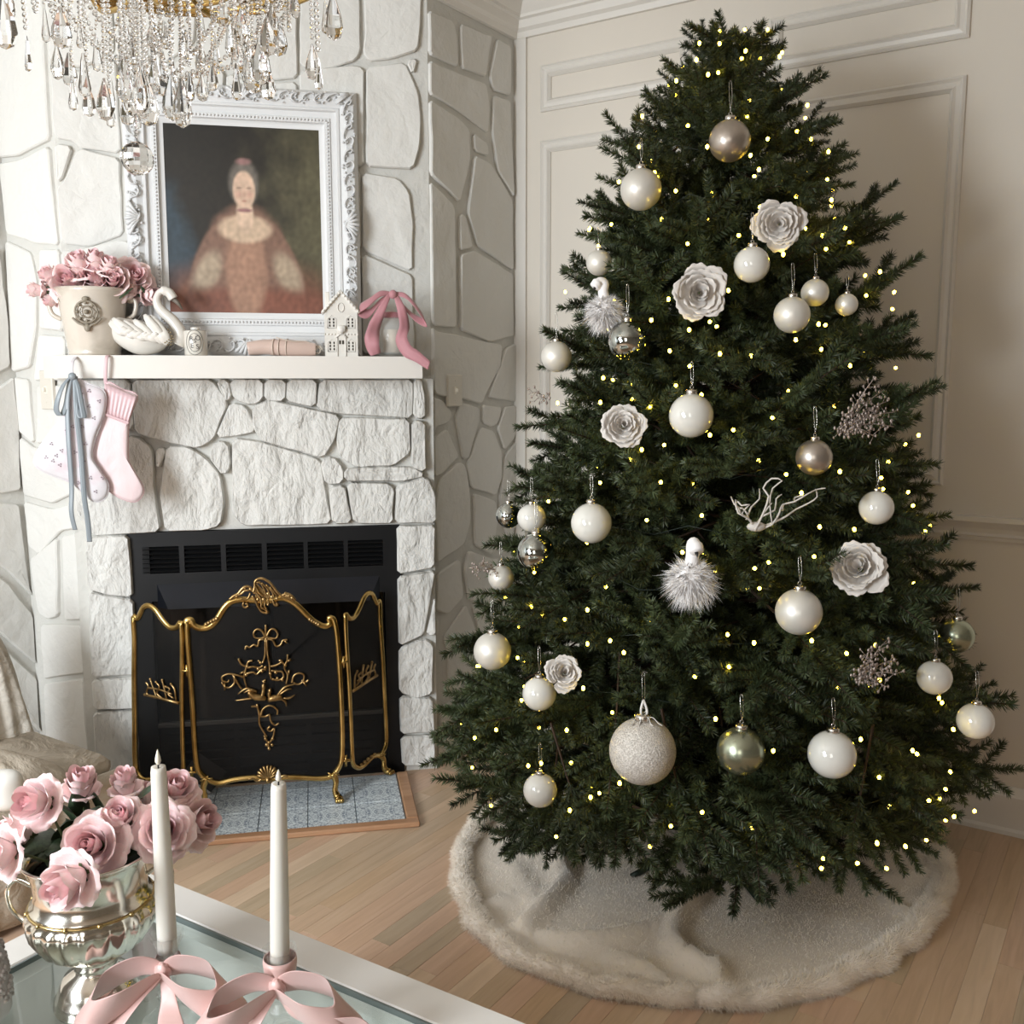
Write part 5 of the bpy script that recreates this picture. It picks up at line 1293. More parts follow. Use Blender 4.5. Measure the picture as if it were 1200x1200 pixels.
cen = z6([(268,425),(272,500),(280,600),(288,720),(293,820),(300,905),(312,945),(345,972),(380,982),(430,970),(500,962),(555,968),(610,962),(680,964),(735,966),(775,958),(802,925),(812,880),(812,780),(806,640),(797,500),(785,412),(768,402),(772,420),(757,432),(730,425),(700,404),(668,372),(640,348),(600,332),(545,345),(470,338),(425,345),(398,368),(375,405),(350,432),(318,440),(290,428),(282,410),(268,412)], sc0)
g = G().tube(toW(sc0, cen), .0118, 10, closed=True, k=3, flat=.8); g.build('centre_frame', GOLD, fs, world=True)
g = G(); V = toW(sc0, smoothpath(cen, 2, True)); c = sum(V, Vector()) / len(V); g.add(V + [c], [(i, (i + 1) % len(V), len(V)) for i in range(len(V))]); g.build('mesh_panel', MESHM, fs, world=True)
def side_panel(pl, outline, nm):
    g = G().tube(toW(pl, outline), .0100, 10, closed=True, k=3, flat=.8); o = g.build('side_frame', GOLD, fs, world=True)
    V = toW(pl, smoothpath(outline, 2, True)); c = sum(V, Vector()) / len(V); G().add(V + [c], [(i, (i + 1) % len(V), len(V)) for i in range(len(V))]).build('mesh_panel', MESHM, fs, world=True); return o
RO = z6([(824,400),(828,500),(836,620),(843,760),(848,880),(853,918),(875,928),(900,908),(922,888),(948,882),(966,850),(968,800),(962,680),(955,540),(947,420),(945,345),(936,352),(928,338),(918,318),(903,316),(888,335),(872,372),(855,400),(838,404),(828,392)], scR)
SX = wL_ / wR_; LO = [Vector((wL_ - p.x * SX, p.y, p.z)) for p in RO]
for pl, ol in ((scR, RO), (scL, LO)): side_panel(pl, ol, 'x')
def legs(pl, x0, z0, sgn):
    g = G(); g.tube([pl.M @ Vector(q) for q in ((x0, z0, 0), (x0 + sgn * .010, z0 * .66 + .01, .004), (x0 + sgn * .006, z0 * .38 + .01, .008), (x0 + sgn * .014, HT + .016, .012), (x0 + sgn * .020, HT + .010, .024))], lambda t: .0145 - .005 * sin(pi * min(1, t * 1.3)), 10, k=5)
    for j in (-1, 0, 1): g.ball(pl.M @ Vector((x0 + sgn * .020 + j * .008, HT + .008, .030)), .0085, 8, 6)
    g.ball(pl.M @ Vector((x0 + sgn * .017, HT + .012, .016)), .013, 10, 7)
    for j in range(5): a = j * 1.2; g.tube([pl.M @ Vector((x0, z0, .006)), pl.M @ Vector((x0 + .022 * cos(a), z0 + .012 * sin(a), .010))], lambda t: .005 - .003 * t, 6)
    g.build('foot', GOLD, fs, world=True)
lz = z6([(780, 950)], sc0)[0]; legs(sc0, lz.x, lz.y, 1); lz2 = z6([(335, 965)], sc0)[0]; legs(sc0, lz2.x, lz2.y, -1)
lz = z6([(950, 885)], scR)[0]; legs(scR, lz.x, lz.y, 1); legs(scL, wL_ - lz.x * SX, lz.y, -1)
for (u0, pl) in ((cR + .006, sc0), (cL - .006, sc0)):
    for z in (.50, .15):
        G().tube([pl.M @ Vector((u0 - .016, z, 0)), pl.M @ Vector((u0 + .016, z, 0))], .0045, 8).tube([pl.M @ Vector((u0, z - .02, -.002)), pl.M @ Vector((u0, z + .02, -.002))], .005, 8).build('hinge', GOLD, fs, world=True)
def c9(pts): return [Vector((*sc0.uv(250 + x / 9.23, 670 + y / 9.23, .008), .008)) for x, y in pts]
cg = G()
for pth, r_ in (([(430,225),(448,160),(450,110),(480,80),(530,75),(600,110),(650,165),(690,220),(740,262),(785,268),(795,240),(770,228)], .0048), ([(470,120),(500,115),(530,150),(555,200),(575,260)], .004), ([(520,120),(570,165),(600,215),(610,275)], .004), ([(570,140),(625,200),(650,250),(645,290)], .0038), ([(610,165),(660,225),(690,270),(680,300)], .0035),
    ([(440,130),(470,180),(500,235),(540,265)], .004), ([(430,225),(470,240),(505,280),(520,340),(520,385),(560,410),(592,435),(560,445),(515,425),(480,370),(450,300),(420,260)], .0045), ([(555,290),(560,330),(555,370),(575,400)], .004), ([(590,290),(595,340),(585,360)], .0038), ([(640,300),(650,330),(665,360),(690,365),(695,350),(680,345)], .0045),
    ([(425,215),(400,170),(350,160),(305,190),(270,235),(215,265),(175,300)], .0048), ([(390,200),(340,205),(300,240),(270,250)], .004), ([(330,330),(320,365),(345,385),(375,370),(365,345),(348,352)], .0042), ([(400,230),(380,280),(350,300),(300,290)], .004), ([(745,255),(800,240),(850,265),(885,310)], .005), ([(780,275),(830,290),(870,320)], .004)):
    cg.tube(toW(sc0, c9(pth)), r_, 7, k=4)
for x, y in ((250,265),(290,215),(340,180),(400,190),(810,262),(850,285),(590,240),(630,275),(480,300),(540,300)): cg.ball(sc0.M @ c9([(x, y)])[0], .007, 8, 6, (1, .6, 1))
cg.grid(lambda u, v: sc0.M @ Vector((*sc0.uv(250 + (450 + 240 * u * (.4 + .6 * v)) / 9.23, 670 + (110 + 230 * v + 90 * u * (1 - v)) / 9.23, .004), .004)), 6, 6)
cg.build('crest', GOLD2, fs, world=True, fix=False)
# shell on the bottom rail
g = G(); bc = z6([(552, 952)], sc0)[0]
for j in range(9): a = pi * (j - .0) / 8; g.tube([sc0.M @ (bc + Vector((0, -.012, .012))), sc0.M @ (bc + Vector((.022 * cos(a), .001 + .020 * sin(a), .016))), sc0.M @ (bc + Vector((.034 * cos(a), .002 + .032 * sin(a), .008)))], lambda t: .0022 + .0035 * t, 6, k=3)
g.ball(sc0.M @ (bc + Vector((0, -.016, .012))), .012, 10, 7)
for s in (-1, 1): g.tube([sc0.M @ (bc + Vector((s * x, y, .008))) for x, y in ((.02, -.012), (.035, -.018), (.05, -.006), (.065, -.010))], .0045, 7, k=4)
g.build('shell', GOLD2, fs, world=True)
for (pts) in ([(700,408),(730,425)], [(335,425),(372,405)]):
    q = z6(pts, sc0, .006); g = G()
    for i in range(5): g.ball(sc0.M @ q[0].lerp(q[1], i / 4), .008, 8, 5)
    g.build('acanthus', GOLD2, fs, world=True)
# hanging ornament in the middle
def c7(pts, o_=.010): return toW(sc0, [Vector((*sc0.uv(240 + x / 7.057, 720 + y / 7.057, o_), o_)) for x, y in pts])
orn_ = G(); T_ = lambda t: .0040 - .0010 * t
P7 = [[(503,85),(504,150),(504,205)],[(500,185),(470,135),(432,122),(404,150),(412,188),(450,198),(495,188)],[(510,185),(540,128),(575,122),(603,160),(590,195),(550,196),(512,188)],[(490,205),(450,212),(438,262),(405,250),(372,272),(345,262),(332,292)],[(335,262),(345,275)],[(520,205),(560,212),(590,262),(628,250),(645,215),(684,210)],[(660,215),(680,240)],
 [(500,205),(498,330),(475,400),(440,380)],[(512,205),(520,330),(535,420),(538,490),(560,540),(610,530)],[(395,382),(360,392),(342,440),(325,520),(348,605)],[(350,440),(400,432),(450,440),(480,420)],[(545,430),(590,420),(640,390),(612,378),(655,410),(660,450),(685,500),(672,575)],[(345,490),(400,478),(430,495),(470,455),(510,460)],[(550,465),(600,470),(640,475),(650,520),(600,545),(560,530)],
 [(278,365),(300,410),(342,432)],[(685,330),(682,380),(655,430)],[(712,372),(680,390)],[(320,518),(260,500),(195,492),(145,515),(148,550),(190,560),(200,540)],[(235,500),(246,560),(210,602),(165,598),(140,560)],[(165,570),(165,628)],[(242,510),(272,570),(302,615)],[(720,565),(738,505),(785,486),(822,505),(806,560),(768,578),(735,565)],[(800,545),(835,560),(856,540)],[(815,560),(842,592)],[(292,490),(330,470)],[(700,460),(690,500)],
 [(430,740),(450,830),(450,900),(480,960),(512,1010)],[(385,762),(420,760),(440,770)],[(460,850),(480,785),(540,752),(598,788),(598,830)],[(460,842),(500,845),(535,830),(545,880),(580,915),(612,900)],[(540,925),(518,950),(550,965),(575,940),(568,1000),(540,1060)],[(490,1000),(520,1060),(530,1115)],[(500,560),(480,555),(505,540)]]
for p in P7: orn_.tube(c7(p), T_, 7, k=4)
for x, y in ((440,450),(470,470),(500,440),(540,490),(460,400),(585,480),(600,530),(640,540),(500,1030),(560,1030),(530,1060),(510,1080),(555,1080),(530,1110),(505,205),(350,430),(665,420),(340,500)): orn_.ball(c7([(x, y)])[0], .0062, 8, 6, (1, .7, 1))
orn_.build('garland', GOLD2, fs, world=True)
for body, head, wings, tails in (([(360,640),(410,680),(470,690),(505,700)], [(470,690),(482,640),(485,598),(488,570)], [[(410,650),(350,608),(270,662)], [(430,640),(380,620),(320,650)]], [[(400,690),(330,700),(250,712)]]),
                                 ([(640,690),(590,690),(545,700),(525,720)], [(545,700),(530,660),(540,628),(552,622)], [[(600,670),(660,600),(745,578)], [(620,660),(680,620),(720,615)]], [[(620,690),(665,720),(675,762)], [(650,690),(700,690),(745,664)]])):
    g = G(); g.tube(c7(body, .014), lambda t: .0045 + .0075 * sin(pi * min(1, t * .8 + .15)), 10, k=4); g.tube(c7(head, .014), lambda t: .0075 - .0045 * t + (.003 if .55 < t < .85 else 0), 9, k=4)
    for p in wings + tails: g.tube(c7(p, .012), lambda t: .002 + .0055 * sin(pi * min(1, .25 + t * .75)), 8, k=4, flat=.6)
    b = g.build('brass_bird', GOLD2, fs, world=True)
def relief(pl, x0, x1, flip):
    g = G(); n = 6
    a = Vector((x0, 0, .008)); 
    return g
for pl, mir in ((scR, False), (scL, True)):
    def q6(pts, o_=.008):
        L = [Vector((*scR.uv(130 + x / 3, 590 + y / 3, o_), o_)) for x, y in pts]
        return [pl.M @ (Vector((wL_ - p.x * SX, p.y, p.z)) if mir else p) for p in L]
    g = G(); g.tube(q6([(850,660),(880,640),(910,620),(936,604)]), .0055, 8)
    for pth in ([(856,650),(858,610),(866,592)],[(862,640),(876,620),(870,605),(880,595)],[(880,640),(884,600),(888,572)],[(890,632),(904,610),(896,590),(904,574)],[(905,625),(912,590),(918,560)],[(918,618),(930,600),(924,580),(930,565)],[(866,625),(896,600),(925,585)]): g.tube(q6(pth), .0035, 6, k=3)
    for pt in ((866,590),(888,570),(918,558),(904,572),(880,595)): g.ball(q6([pt])[0], .0048, 7, 5)
    g.build('basket_relief', GOLD2, fs, world=True)
    g = G(); a = q6([(905,898)])[0]
    for j in range(5): g.ball(q6([(880 + 12 * j, 918 - 9 * j)], .006)[0], .008 - .001 * abs(j - 2), 8, 5)
    g.build('leaf_cluster', GOLD2, fs, world=True)
# brochure on the hearth behind the screen
br0 = F.uv(236, 835, .16)
bro = empty('brochure', TRS(F.w(br0[0], HT + .02, .155), None), 'dark brochure with a pale edge leaning behind the left of the fire screen', 'brochure')
Mb = Matrix.Translation((0, 0, .055)) @ Matrix(((F.u.x, F.n.x, 0, 0), (F.u.y, F.n.y, 0, 0), (0, 0, 1, 0), (0, 0, 0, 1))) @ Matrix.Rotation(radians(40), 4, 'Y') @ Matrix.Rotation(radians(12), 4, 'X')
G().box((-.06, -.001, -.045), (.06, .001, .045), Mb).build('cover', P('dark_print', '#2b2a2b', .4), bro, False)
G().box((-.06, -.0018, -.047), (.06, .0018, -.040), Mb).build('page_edge', P('paper', '#b9b6b2', .7), bro, False)

# ------------------------------------------------------------------ glass topped coffee table
TZ = .45
A_ = at_z(173, 1021, TZ); B_ = at_z(612, 1196, TZ); eT = (B_ - A_).normalized(); eN = Vector((-eT.y, eT.x, 0)); eN = -eN if eN.y > 0 else eN     # eN points to the camera side
Q_ = at_z(2, 1106, TZ); x0_ = (Q_ - A_).dot(eT); corner = A_ + eT * x0_
MT = Matrix(((eT.x, -eN.x, 0, corner.x), (eT.y, -eN.y, 0, corner.y), (0, 0, 1, 0), (0, 0, 0, 1)))     # x along far edge, y away
TL, TW = 1.35, .95
fwv = (at_z(330, 1124, TZ) - A_).dot(eN); FW = max(.05, min(.11, abs(fwv)))
print('table', corner, eT, 'frame width', FW)
ct = empty('coffee_table', MT, 'white framed coffee table with an inset glass top, in the left foreground', 'table')
TWH = P('white_lacquer', '#dedad5', .35); GTOP = None
def rail_(x0, y0, x1, y1, name='frame_rail'): return G().bbox((x0, y0, TZ - .04), (x1, y1, TZ), .004).build(name, TWH, ct, False)
rail_(0, -FW, TL, 0); rail_(0, -TW, TL, -TW + FW); rail_(0, -TW + FW + .0005, FW, -FW - .0005); rail_(TL - FW, -TW + FW + .0005, TL, -FW - .0005)
gm = bpy.data.materials.new('green_tinted_glass'); gm.use_nodes = True; nt = gm.node_tree; nt.nodes.clear()
o_ = nt.nodes.new('ShaderNodeOutputMaterial'); mx = nt.nodes.new('ShaderNodeMixShader'); tr_ = nt.nodes.new('ShaderNodeBsdfTransparent'); gl_ = nt.nodes.new('ShaderNodeBsdfGlossy'); lw_ = nt.nodes.new('ShaderNodeLayerWeight'); pw_ = nt.nodes.new('ShaderNodeMath'); pw_.operation = 'POWER'; pw_.inputs[1].default_value = 4; fn_ = nt.nodes.new('ShaderNodeMapRange'); fn_.inputs[3].default_value = .05; fn_.inputs[4].default_value = .7; nt.links.new(lw_.outputs['Facing'], pw_.inputs[0]); nt.links.new(pw_.outputs[0], fn_.inputs[0])
tr_.inputs[0].default_value = (.945, .975, .965, 1); gl_.inputs['Roughness'].default_value = .01; nt.links.new(fn_.outputs[0], mx.inputs[0]); nt.links.new(tr_.outputs[0], mx.inputs[1]); nt.links.new(gl_.outputs[0], mx.inputs[2]); nt.links.new(mx.outputs[0], o_.inputs[0])
G().bbox((FW - .004, -TW + FW - .004, TZ - .016), (TL - FW + .004, -FW + .004, TZ - .008), .001).build('glass_pane', gm, ct, False)
GAP_SHADE = P('grey_gap_shade', '#6c7472', .5)  # grey strips paint the dark of the gap between frame and glass
for a, b in (((FW - .001, -FW - .003), (TL - FW, -FW + .001)), ((FW - .001, -TW + FW), (FW + .003, -FW))): G().box((a[0], a[1], TZ - .012), (b[0], b[1], TZ - .002)).build('gap_shade_strip', GAP_SHADE, ct, False)
G().bbox((.02, -TW + .02, .19), (TL - .02, -.02, .21), .004).build('lower_shelf', P('pale_shelf', '#e6eae7', .4), ct, False)
for x in (0, TL - .06):
    for y in (-TW, -.06):
        G().bbox((x + .004, y + .004, 0), (x + .056, y + .056, TZ - .04), .004).build('leg', TWH, ct, False)
for x in (.06, TL - .12): pass
# apron under the frame
for a_, b_ in (((.06, -.022, .19), (TL - .06, -.006, TZ - .04)), ((.06, -TW + .006, .19), (TL - .06, -TW + .022, TZ - .04)), ((.006, -TW + .06, .19), (.022, -.06, TZ - .04)), ((TL - .022, -TW + .06, .19), (TL - .006, -.06, TZ - .04))): G().box(a_, b_).build('side_panel', TWH, ct, False)
# papers and a box on the lower shelf
def on_shelf(px, py, z=.21): return at_z(px, py, z)
bxp = on_shelf(285, 1140)
bx = empty('small_box', TRS(bxp, Matrix.Rotation(radians(-18), 4, 'Z')), 'small grey carton with a barcode lying under the glass table top', 'box')
G().bbox((-.075, -.05, 0), (.075, .05, .022), .001).build('carton', P('grey_card', '#8d9090', .6), bx, False)
G().box((-.060, .004, .0221), (.0, .036, .0226)).build('sticker', P('white_sticker', '#d9dad6', .5), bx, False)
bars = G(); brr = random.Random(9); x = -.056
while x < -.006: w_ = brr.choice([.0009, .0016, .0024]); bars.box((x, .010, .0226), (x + w_, .032, .0229)); x += w_ + brr.choice([.001, .0018])
bars.build('barcode', P('black_print', '#1c1c1e', .6), bx, False)
pp = empty('paper_sheets', MT @ Vector((.30, -.17, .21)), 'loose white paper sheets seen through the glass table top', 'paper')
for i in range(3): G().box((-.13 + i * .02, -.09, .001 + i * .002), (.13 + i * .02, .09, .002 + i * .002), Matrix.Rotation(radians(-30 + i * 14), 4, 'Z')).build('sheet', P('white_paper', '#dfe2e0', .7), pp, False)
# white bobbled pot at the left edge
bp_ = at_z(-16, 1190, TZ - .008)
wp = empty('bobbled_vase', bp_, 'white vase with raised blossoms, cut off at the left edge beside the silver urn', 'vase')
WB = P('white_bisque_rough', '#d6cfca', .6)
G().lathe([(0, 0), (.034, 0), (.038, .01), (.038, .05), (.033, .10), (.024, .125), (.026, .13), (.020, .13), (.018, .12), (0, .11)], 28).build('vase', WB, wp)
g = G(); vr = random.Random(6)
for i in range(60):
    a, z = vr.uniform(0, 2 * pi), vr.uniform(.01, .11); q = .038 - max(0, z - .05) * .14
    for j in range(5): g.ball((q * cos(a) + .006 * cos(j * 1.256) * -sin(a), q * sin(a) + .006 * cos(j * 1.256) * cos(a), z + .006 * sin(j * 1.256)), .0042, 6, 4)
g.build('raised_blossoms', WB, wp, fix=False)

# ------------------------------------------------------------------ silver urn with roses
up = at_z(115, 1172, TZ - .008); dU = (up - CP).dot(Vector((0, cos(PITCH), -sin(PITCH)))); k1 = dU / FPX
ur = empty('silver_urn', up, 'silver plated footed urn with fluted body and two handles, holding pink roses', 'urn')
S = k1
prof = [(0, 0), (47, 0), (48, 4), (46, 7), (47, 10), (44, 14), (42, 22), (36, 34), (24, 42), (22, 46), (25, 49), (22, 52), (24, 58), (40, 66), (56, 80), (66, 98), (69, 112), (68, 120), (65, 124), (67, 127), (66, 131), (62, 134), (61, 150), (64, 168), (71, 184), (75, 188), (75, 190), (72, 190), (62, 172), (59, 150), (55, 120), (30, 70), (0, 66)]
def flute(a, t): return 1 + (.06 * abs(sin(a * 11)) * (1 if 13 / 32 < t < 18 / 32 else 0))
G().lathe([(r * S, z * S) for r, z in prof], 96, mod=flute).build('urn_body', SILVER, ur)
g = G()
for s in (-1, 1):
    G().tube([(s * 62 * S, 0, 150 * S), (s * 78 * S, 0, 160 * S), (s * 88 * S, 0, 150 * S), (s * 86 * S, 0, 128 * S), (s * 74 * S, 0, 110 * S), (s * 66 * S, 0, 104 * S)], .0038, 8, k=6).build('handle', SILVER, ur, M=Matrix.Rotation(radians(14), 4, 'Z'))
for i in range(12): a = i * pi / 6; g.ball((68 * S * cos(a), 68 * S * sin(a), 127 * S), .0045, 8, 5)
g.tube([(67 * S * cos(a), 67 * S * sin(a), 127 * S) for a in [i * pi / 20 for i in range(40)]], .0028, 6, closed=True)
g.build('gilt_band', P('worn_gilt_band', '#b7a06f', .25, 1), ur)
G().lathe([(0, 165 * S), (60 * S, 165 * S)], 24, cap=False).build('floral_foam', P('dark_floral_foam', '#1d261c', .9), ur)
rimc = up + Vector((0, 0, 185 * S))
def near(px, py, dd=0.0): return at_depth(px, py, dU + dd)
fr2 = random.Random(50)
fg = [ # px, py, r(px), depth offset, axis, label, openness
 (38,940,30,-.10,(-.35,-1,.5),'pale pink rose turned left, at the upper left of the silver urn',.8),
 (95,916,27,.02,(.15,-.25,1),'pink rosebud standing upright at the top of the silver urn',.62), (146,916,24,.05,(-.05,-.2,1),'pink rosebud cut by the top edge behind the upright one',.62),
 (12,975,27,-.04,(-1,-.4,.3),'pink rose behind the left facing one, at the picture edge',.8), (-8,1002,31,-.14,(-.7,-1,.2),'pink rose cut off by the left edge of the picture',.8),
 (141,956,29,-.05,(.1,-.7,.75),'pink rose just above the open rose in the urn',.75), (106,990,33,-.10,(.0,-1,.55),'fully open pink rose with deep pink heart at the front of the urn',.95),
 (192,972,31,-.06,(.35,-.8,.5),'pale pink rose behind the tall white candle, right of the urn',.9), (206,925,29,.08,(.4,-.4,.8),'pink rose behind the left candle at the upper right of the urn',.85),
 (236,962,27,.06,(.9,-.4,.4),'pale pink rose reaching furthest right towards the hearth',.95), (176,935,24,.10,(.1,-.3,.9),'pink rose at the back of the urn, left of the candle',.8),
 (75,1037,35,-.17,(-.35,-1,-.05),'pale pink rose drooping over the front rim of the silver urn',.8)]
for (x, y, rp_, dd, ax, lab, op) in fg:
    c = near(x, y, dd); rose('pink_rose', c, ax, rp_ * (dU + dd) / FPX * 1.12, lab, 'flower', (PINK, PINKD), fr2, op, 'roses in the silver urn', .0)
lf = empty('rose_foliage', rimc, 'dark green rose leaves and stems in the silver urn', 'foliage')
its = []
for (x0, y0, x1, y1, d0, d1, w) in [(60,985,45,1010,-.02,-.08,1), (75,975,66,1005,0,-.08,1.1), (90,960,70,945,0,-.04,1), (60,970,30,1005,0,-.08,1.2), (100,965,84,930,.02,.0,1), (160,935,182,922,.05,.02,1.1), (150,985,170,1000,-.02,-.05,1), (120,950,108,930,.03,.0,.9), (130,1000,150,975,0,-.04,1), (45,1000,22,1015,0,-.06,1), (80,1000,60,1018,-.04,-.1,1.1), (185,950,200,940,.03,0,.9), (85,990,78,962,0,-.05,1.2), (98,955,118,948,.0,-.03,.8)]:
    its.append((near(x0, y0, d0), near(x1, y1, d1), w))
foliage(lf, 'leaf', its)
g = G()
for (x, y, rp_, dd, ax, *_r) in fg:
    c = near(x, y, dd); g.tube([c - Vector(ax).normalized() * .03, c.lerp(rimc, .5) + Vector((0, 0, -.012)), rimc + Vector(((c - rimc).x * .25, 0, -.03))], .0022, 6, k=4)
g.build('stems', STEM, lf, world=True)

# ------------------------------------------------------------------ taper candles in crystal holders with satin bows
WAX = P('ivory_candle_wax', '#dbd5cb', .4, Subsurface_Weight=.2, Subsurface_Radius=(.02, .015, .01)); FLM = P('translucent_led_flame', '#e6e0d4', .35, Subsurface_Weight=.4, Subsurface_Radius=(.02, .02, .01)); WICK = P('black_wick', '#100e0c', .7)
SAT = P('blush_satin_ribbon', '#cfa8a1', .38, Sheen_Weight=.4, bump=((14, 14, 14), .25, .006))
for (px, ptip, ptop, pbot, lab, side_, tilt) in ((196, 872, 893, 1106, 'left', -1, 0.0), (328, 895, 912, 1124, 'right', 1, 1.4)):
    r_ = ray(px, pbot); d_ = (CAM_H - (TZ + .125)) / -r_.z; p = CP + r_ * d_; kk = d_ / FPX; hc_ = (pbot - ptop) * kk * 1.02
    base_ = Vector((p.x, p.y, TZ - .008))
    cd_ = empty('taper_candle', TRS(p, Matrix.Rotation(radians(tilt), 4, 'Y')), ('tall white taper candle in the crystal holder beside the urn' if side_ < 0 else 'tall white taper candle standing on the right, in front of the hearth'), 'candle', None)
    rc_ = 11.2 * kk
    G().lathe([(0, -.012), (rc_, -.012), (rc_, 0), (rc_ * .98, hc_ * .3), (rc_ * .78, hc_ * .97), (rc_ * .70, hc_), (rc_ * .3, hc_ - .002), (0, hc_ - .003)], 28).build('candle', WAX, cd_)
    G().tube([(0, 0, hc_ - .004), (0, 0, hc_ + .005)], .0014, 6).build('wick', WICK, cd_)
    fh = (ptop - ptip) * kk; G().lathe([(0, hc_ + .003), (.0022, hc_ + .0035), (.0046, hc_ + fh * .3), (.0040, hc_ + fh * .5), (.0016, hc_ + fh * .85), (0, hc_ + fh)], 16).build('flame_tip', FLM, cd_)
    ch_ = empty('crystal_candlestick', base_, ('cut crystal candlestick with a blush bow beside the urn' if side_ < 0 else 'cut crystal candlestick with a blush bow on the right'), 'candlestick')
    Hh = p.z - base_.z
    def fac(a, t): return 1 + .05 * cos(a * 8)
    G().lathe([(0, .0), (.042, .0), (.043, .005), (.030, .014), (.014, .026), (.011, .036), (.020, .050), (.011, .064), (.010, .078), (.017, .092), (.0165, Hh - .004), (.024, Hh + .012), (.026, Hh + .018), (.022, Hh + .017), (rc_ * 1.12, Hh - .002), (rc_ * 1.1, Hh - .016), (0, Hh - .016)], 32, mod=fac).build('crystal_body', CRYST, ch_, auto=25)
    # satin bow: two loops, two tails, knot
    bw = empty('satin_bow', base_ + Vector((0, 0, Hh - .030)), ('blush satin bow tied round the candlestick beside the urn' if side_ < 0 else 'blush satin bow tied round the right candlestick'), 'bow')
    g = G(); rr0 = .018 if side_ < 0 else .021
    g.lathe([(rr0, -.010), (rr0 * 1.06, -.006), (rr0 * 1.02, 0), (rr0 * 1.08, .006), (rr0, .010)] if side_ < 0 else [(rr0 * .9, -.012), (rr0 * 1.05, -.004), (rr0 * 1.12, .012), (rr0 * 1.2, .026), (rr0 * 1.15, .034)], 24, cap=False); g.build('wrap', SAT, bw, solid=.0012)
    g = G().ball((0, -.024, -.002), .0125, 14, 10, (1, .8, 1.3), f=lambda d: 1 + .12 * sin(d.x * 14)); g.build('knot', SAT, bw)
    V_ = Vector
    L1 = [V_((0, -.020, 0)), V_((-.035, -.028, .010)), V_((-.085, -.036, -.012)), V_((-.112, -.050, -.040)), V_((-.098, -.078, -.046)), V_((-.050, -.070, -.024)), V_((0, -.032, -.004))]
    L2 = [V_((0, -.020, 0)), V_((.035, -.026, .012)), V_((.085, -.030, .000)), V_((.112, -.045, -.026)), V_((.098, -.070, -.034)), V_((.050, -.066, -.018)), V_((0, -.032, -.004))]
    wv1 = [V_((.1, -.2, 1)), V_((.1, -.5, 1)), V_((.3, -.5, 1)), V_((.6, -.4, .8)), V_((.4, .1, 1)), V_((.2, -.3, 1)), V_((0, -.4, 1))]
    wf = lambda t: .016 + .058 * sin(pi * min(1, max(0, t))) ** .6
    G().ribbon(L1, wv1, wf).build('loop', SAT, bw, solid=.0012, sub=1); G().ribbon(L2, [V_((-v.x, v.y, v.z)) for v in wv1], wf).build('loop', SAT, bw, solid=.0012, sub=1)
    T1 = [V_((-.003, -.026, -.004)), V_((-.030, -.05, -.030)), V_((-.060, -.065, -.060)), V_((-.075, -.075, -.086))] if side_ < 0 else [V_((-.003, -.026, -.004)), V_((-.025, -.05, -.035)), V_((-.045, -.06, -.065)), V_((-.050, -.065, -.088))]
    T2 = [V_((.003, -.026, -.004)), V_((.018, -.05, -.035)), V_((.022, -.06, -.065)), V_((.034, -.07, -.088))] if side_ < 0 else [V_((.003, -.026, -.004)), V_((.030, -.05, -.020)), V_((.080, -.06, -.034)), V_((.125, -.06, -.040)), V_((.14, -.06, -.055))]
    G().ribbon(T1, [V_((1, -.3, .2)), V_((1, -.1, .5)), V_((1, -.4, .3)), V_((1, 0, .4))], lambda t: .012 + .038 * t ** .6).build('tail', SAT, bw, solid=.0012, sub=1)
    G().ribbon(T2, ([V_((1, -.2, 0)), V_((1, -.3, -.2)), V_((1, 0, 0)), V_((1, -.2, -.2))] if side_ < 0 else [V_((.3, -.3, 1)), V_((.3, -.3, 1)), V_((.1, -.5, 1)), V_((.1, -.3, 1)), V_((.2, -.2, 1))]), lambda t: .012 + .038 * t ** .6).build('tail', SAT, bw, solid=.0012, sub=1)

# ------------------------------------------------------------------ slipcovered armchair with cushions, and a curtain at the left
LINEN = P('oat_linen', '#b3a797', .85, bump=[((7, 7, 14), .8, .05), ((200, 200, 200), .15, .001)]); WLN = P('white_cotton', '#dfdcd6', .8)
sc_ = at_z(8, 1055, .0); ac = empty('ottoman', TRS((-1.60, 2.62, 0), Matrix.Rotation(radians(-33), 4, 'Z')), 'low upholstered ottoman with a pleated pale skirt behind the silver urn', 'ottoman')
def pleat(u0, u1, y, flip=1):
    return lambda u, v: Vector((u0 + (u1 - u0) * u, y - flip * .012 * abs(sin(u * 22)) * (1 - v * .6), .02 + .32 * v))
g = G().grid(pleat(-.34, .34, -.34), 90, 6); g.build('skirt_front', LINEN, ac, solid=.004)
g = G().grid(lambda u, v: Vector((.34 + .012 * abs(sin(u * 22)) * (1 - v * .6), -.34 + .68 * u, .02 + .32 * v)), 90, 6); g.build('skirt_side', LINEN, ac, solid=.004)
G().bbox((-.33, -.33, .30), (.33, .33, .38), .03).build('seat_base', LINEN, ac);
for sx in (-1, 1):
    for sy in (-1, 1): G().lathe([(.02, 0), (.026, .3)], 10).build('leg', BARK, ac, M=Matrix.Translation((sx * .28, sy * .28, 0)))
